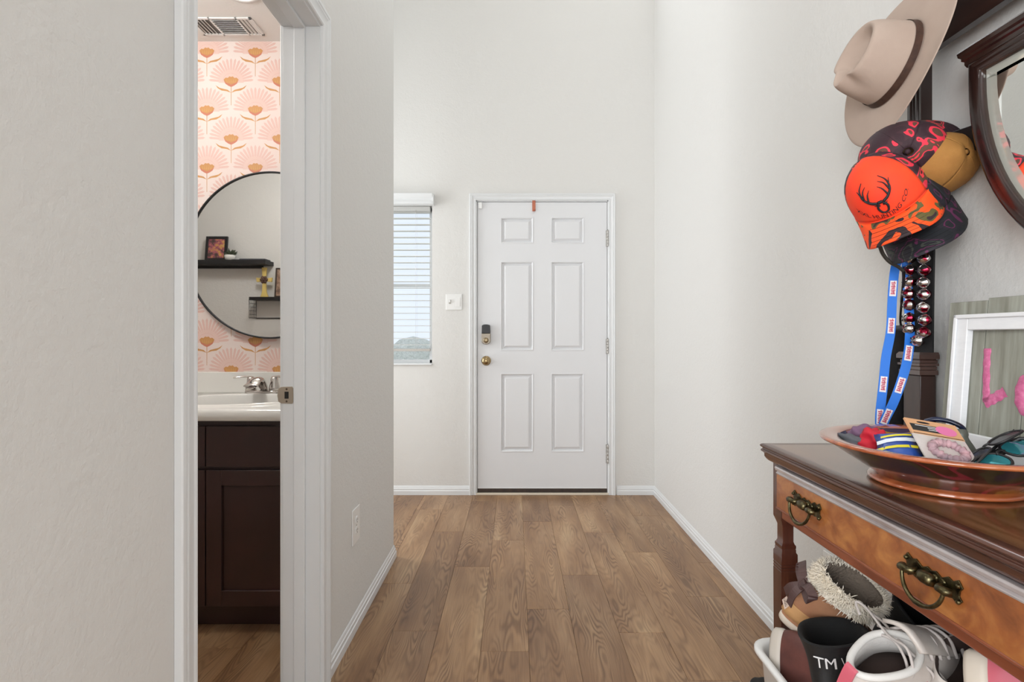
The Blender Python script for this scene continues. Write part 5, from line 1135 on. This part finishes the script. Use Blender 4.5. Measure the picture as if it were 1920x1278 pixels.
vv, ff = text_geo('UGG', 0.010); b = MB(); b.add([(v.x, -0.0148, 0.0515+v.y) for v in vv], ff); b.build('lettering', M_black, tb, local=True)
b = MB(); b.box(-0.010, 0.010, -0.024, -0.008, 0.118, 0.142); kb = b.build('bow', M_bow, bt, local=True, bevel=0.004)
for s_ in (-1, 1):
    b = MB(); b.ribbon(spline([(0, -0.016, 0.128), (s_*0.020, -0.028, 0.150), (s_*0.046, -0.022, 0.152), (s_*0.040, -0.014, 0.128), (0, -0.014, 0.126)], 5), (0, 0.3, 1), 0.020, 0.002); b.build('bow_loop', M_bow, kb, local=True)
    b = MB(); b.ribbon(spline([(0, -0.018, 0.126), (s_*0.010, -0.026, 0.10), (s_*0.018, -0.020, 0.070)], 5), (1, 0.2, 0.1), 0.020, 0.002); b.build('bow_tail', M_bow, kb, local=True)
# black neoprene boot with white print
Mk = basis(tuple(P(1560, 1172, 1.02)), 0, (0.75, 0.55, -0.20), (-0.08, 0.12, 0.98)); Mk = Mk @ Matrix.Translation((0, -0.07, -0.20))
UK = [(r_[0], r_[1], r_[2]*1.02, r_[3]) for r_ in UB]; LK = [(r_[0], r_[1], r_[2]*1.02, r_[3]) for r_ in LB]
bk = shoe('boot', Mk, 'black soft boot with white lettering in front of the tan boot', UK, None, None, LK, mat('neoprene_black', (22, 23, 25), 0.6, bump=(300, 0.15)), mat('sole_grey', (96, 102, 104), 0.5), M_blackcloth, sole_h=0.03, L=0.266, ws=0.048)
def on_boot(x, z):                                      # wrap lettering round the heel side of the shaft
    rg = ring_pts(-0.006, 0.134, 0.0515, z, n=200); acc = 0.0; i0 = 0; sgn = 1 if x > 0 else -1; i = 0; p = Vector(rg[0])
    while acc < abs(x) and i < 90: q = Vector(rg[(sgn*(i+1)) % 200]); acc += (q-p).length; p = q; i += 1
    o_ = Vector((p.x, p.y-0.06, 0)).normalized(); return p+o_*0.0022
vv, ff = text_geo('TM W', 0.026); b = MB(); b.add([on_boot(0.030+v.x, 0.152+v.y) for v in vv], ff)
vv, ff = text_geo('We', 0.014); b.add([on_boot(0.052+v.x, 0.132+v.y) for v in vv], ff); b.build('lettering', mat('print_white', (214, 214, 214), 0.6), bk, local=True)
# tall black boot shaft and grey-brown boot further in
Mt = basis(tuple(P(1745, 1150, 1.05)), 0, (0.4, -0.75, -0.45), (0.05, -0.45, 0.88)); Mt = Mt @ Matrix.Translation((0, -0.06, -0.19))
shoe('boot', Mt, 'plain black boot at the back of the bin under the drawer', UB, None, None, LB, M_blackcloth, M_black, M_blackcloth, L=0.266, ws=0.048)
Mg = basis(tuple(P(1765, 1195, 0.97)), 0, (0.55, -0.70, -0.40), (-0.05, -0.50, 0.85)); Mg = Mg @ Matrix.Translation((0, -0.04, -0.12))
shoe('shoe', Mg, 'dull grey brown shoe beneath the laces in the bin', UP, None, None, LI, mat('taupe_leather', (112, 102, 98), 0.5, var=((86, 70, 66), 14)), M_cream, M_ins)
# the rest of the pile, half buried under the top layer
def copy_tree(o, parent=None):
    c = o.copy(); COL.objects.link(c); c.parent = parent
    for ch in list(o.children): copy_tree(ch, c)
    return c
for src, loc, ey, ez in ((sn, (0.66, 0.66, 0.335), (0.25, 1.0, 0.05), (0.1, 0, 1)), (pk2, (0.80, 0.68, 0.330), (0.10, 1.0, 0.0), (-0.15, 0, 1)), (sn, (0.68, 0.90, 0.325), (1.0, 0.25, 0.05), (0, 0.1, 1)),
                         (sn, (0.86, 0.92, 0.320), (-0.2, 1.0, 0.0), (0.1, 0, 1)), (sn, (0.64, 0.97, 0.315), (0.8, 0.5, 0.0), (0, -0.1, 1))):
    c = copy_tree(src); c.matrix_world = basis(loc, 0, ey, ez); c['label'] = 'pale sneaker half buried in the pile inside the white bin' if src is sn else 'rose pink sneaker lying flat, half buried in the white bin'; c['group'] = 'buried shoes in the bin'
M_redbr = mat('oxblood_leather', (104, 58, 50), 0.5, var=((72, 40, 36), 16))
Mrb = basis((0.594, 1.135, 0.488), 0, (0.10, -0.12, -0.97), (0.45, -0.86, 0.15)) @ Matrix.Translation((0, 0, -0.05))
shoe('shoe', Mrb, 'reddish brown leather shoe standing on its toe at the left of the bin', UP, None, None, LI, M_redbr, mat('sole_stone', (190, 182, 172), 0.6), M_ins)
# lilac board behind the rear leg and black shoe on the floor beyond the bin
b = MB(); b.box(0.972, 0.986, 1.200, 1.325, 0.0, 0.486); o = b.build('board', mat('lilac_card', (206, 170, 196), 0.6, var=((232, 216, 226), 60)), bevel=0.001); tag(o, 'pale lilac board leaning on the wall behind the table leg', 'board')
Mf = basis((0.748, 1.42, 0.0), 0, (0.02, 1, 0), (0, 0, 1))
fs = shoe('shoe', Mf, 'black shoe on the floor behind the white bin', UP, None, None, LI, M_blackcloth, mat('sole_pale', (170, 168, 164), 0.5), M_ins); fs['group'] = 'shoes'
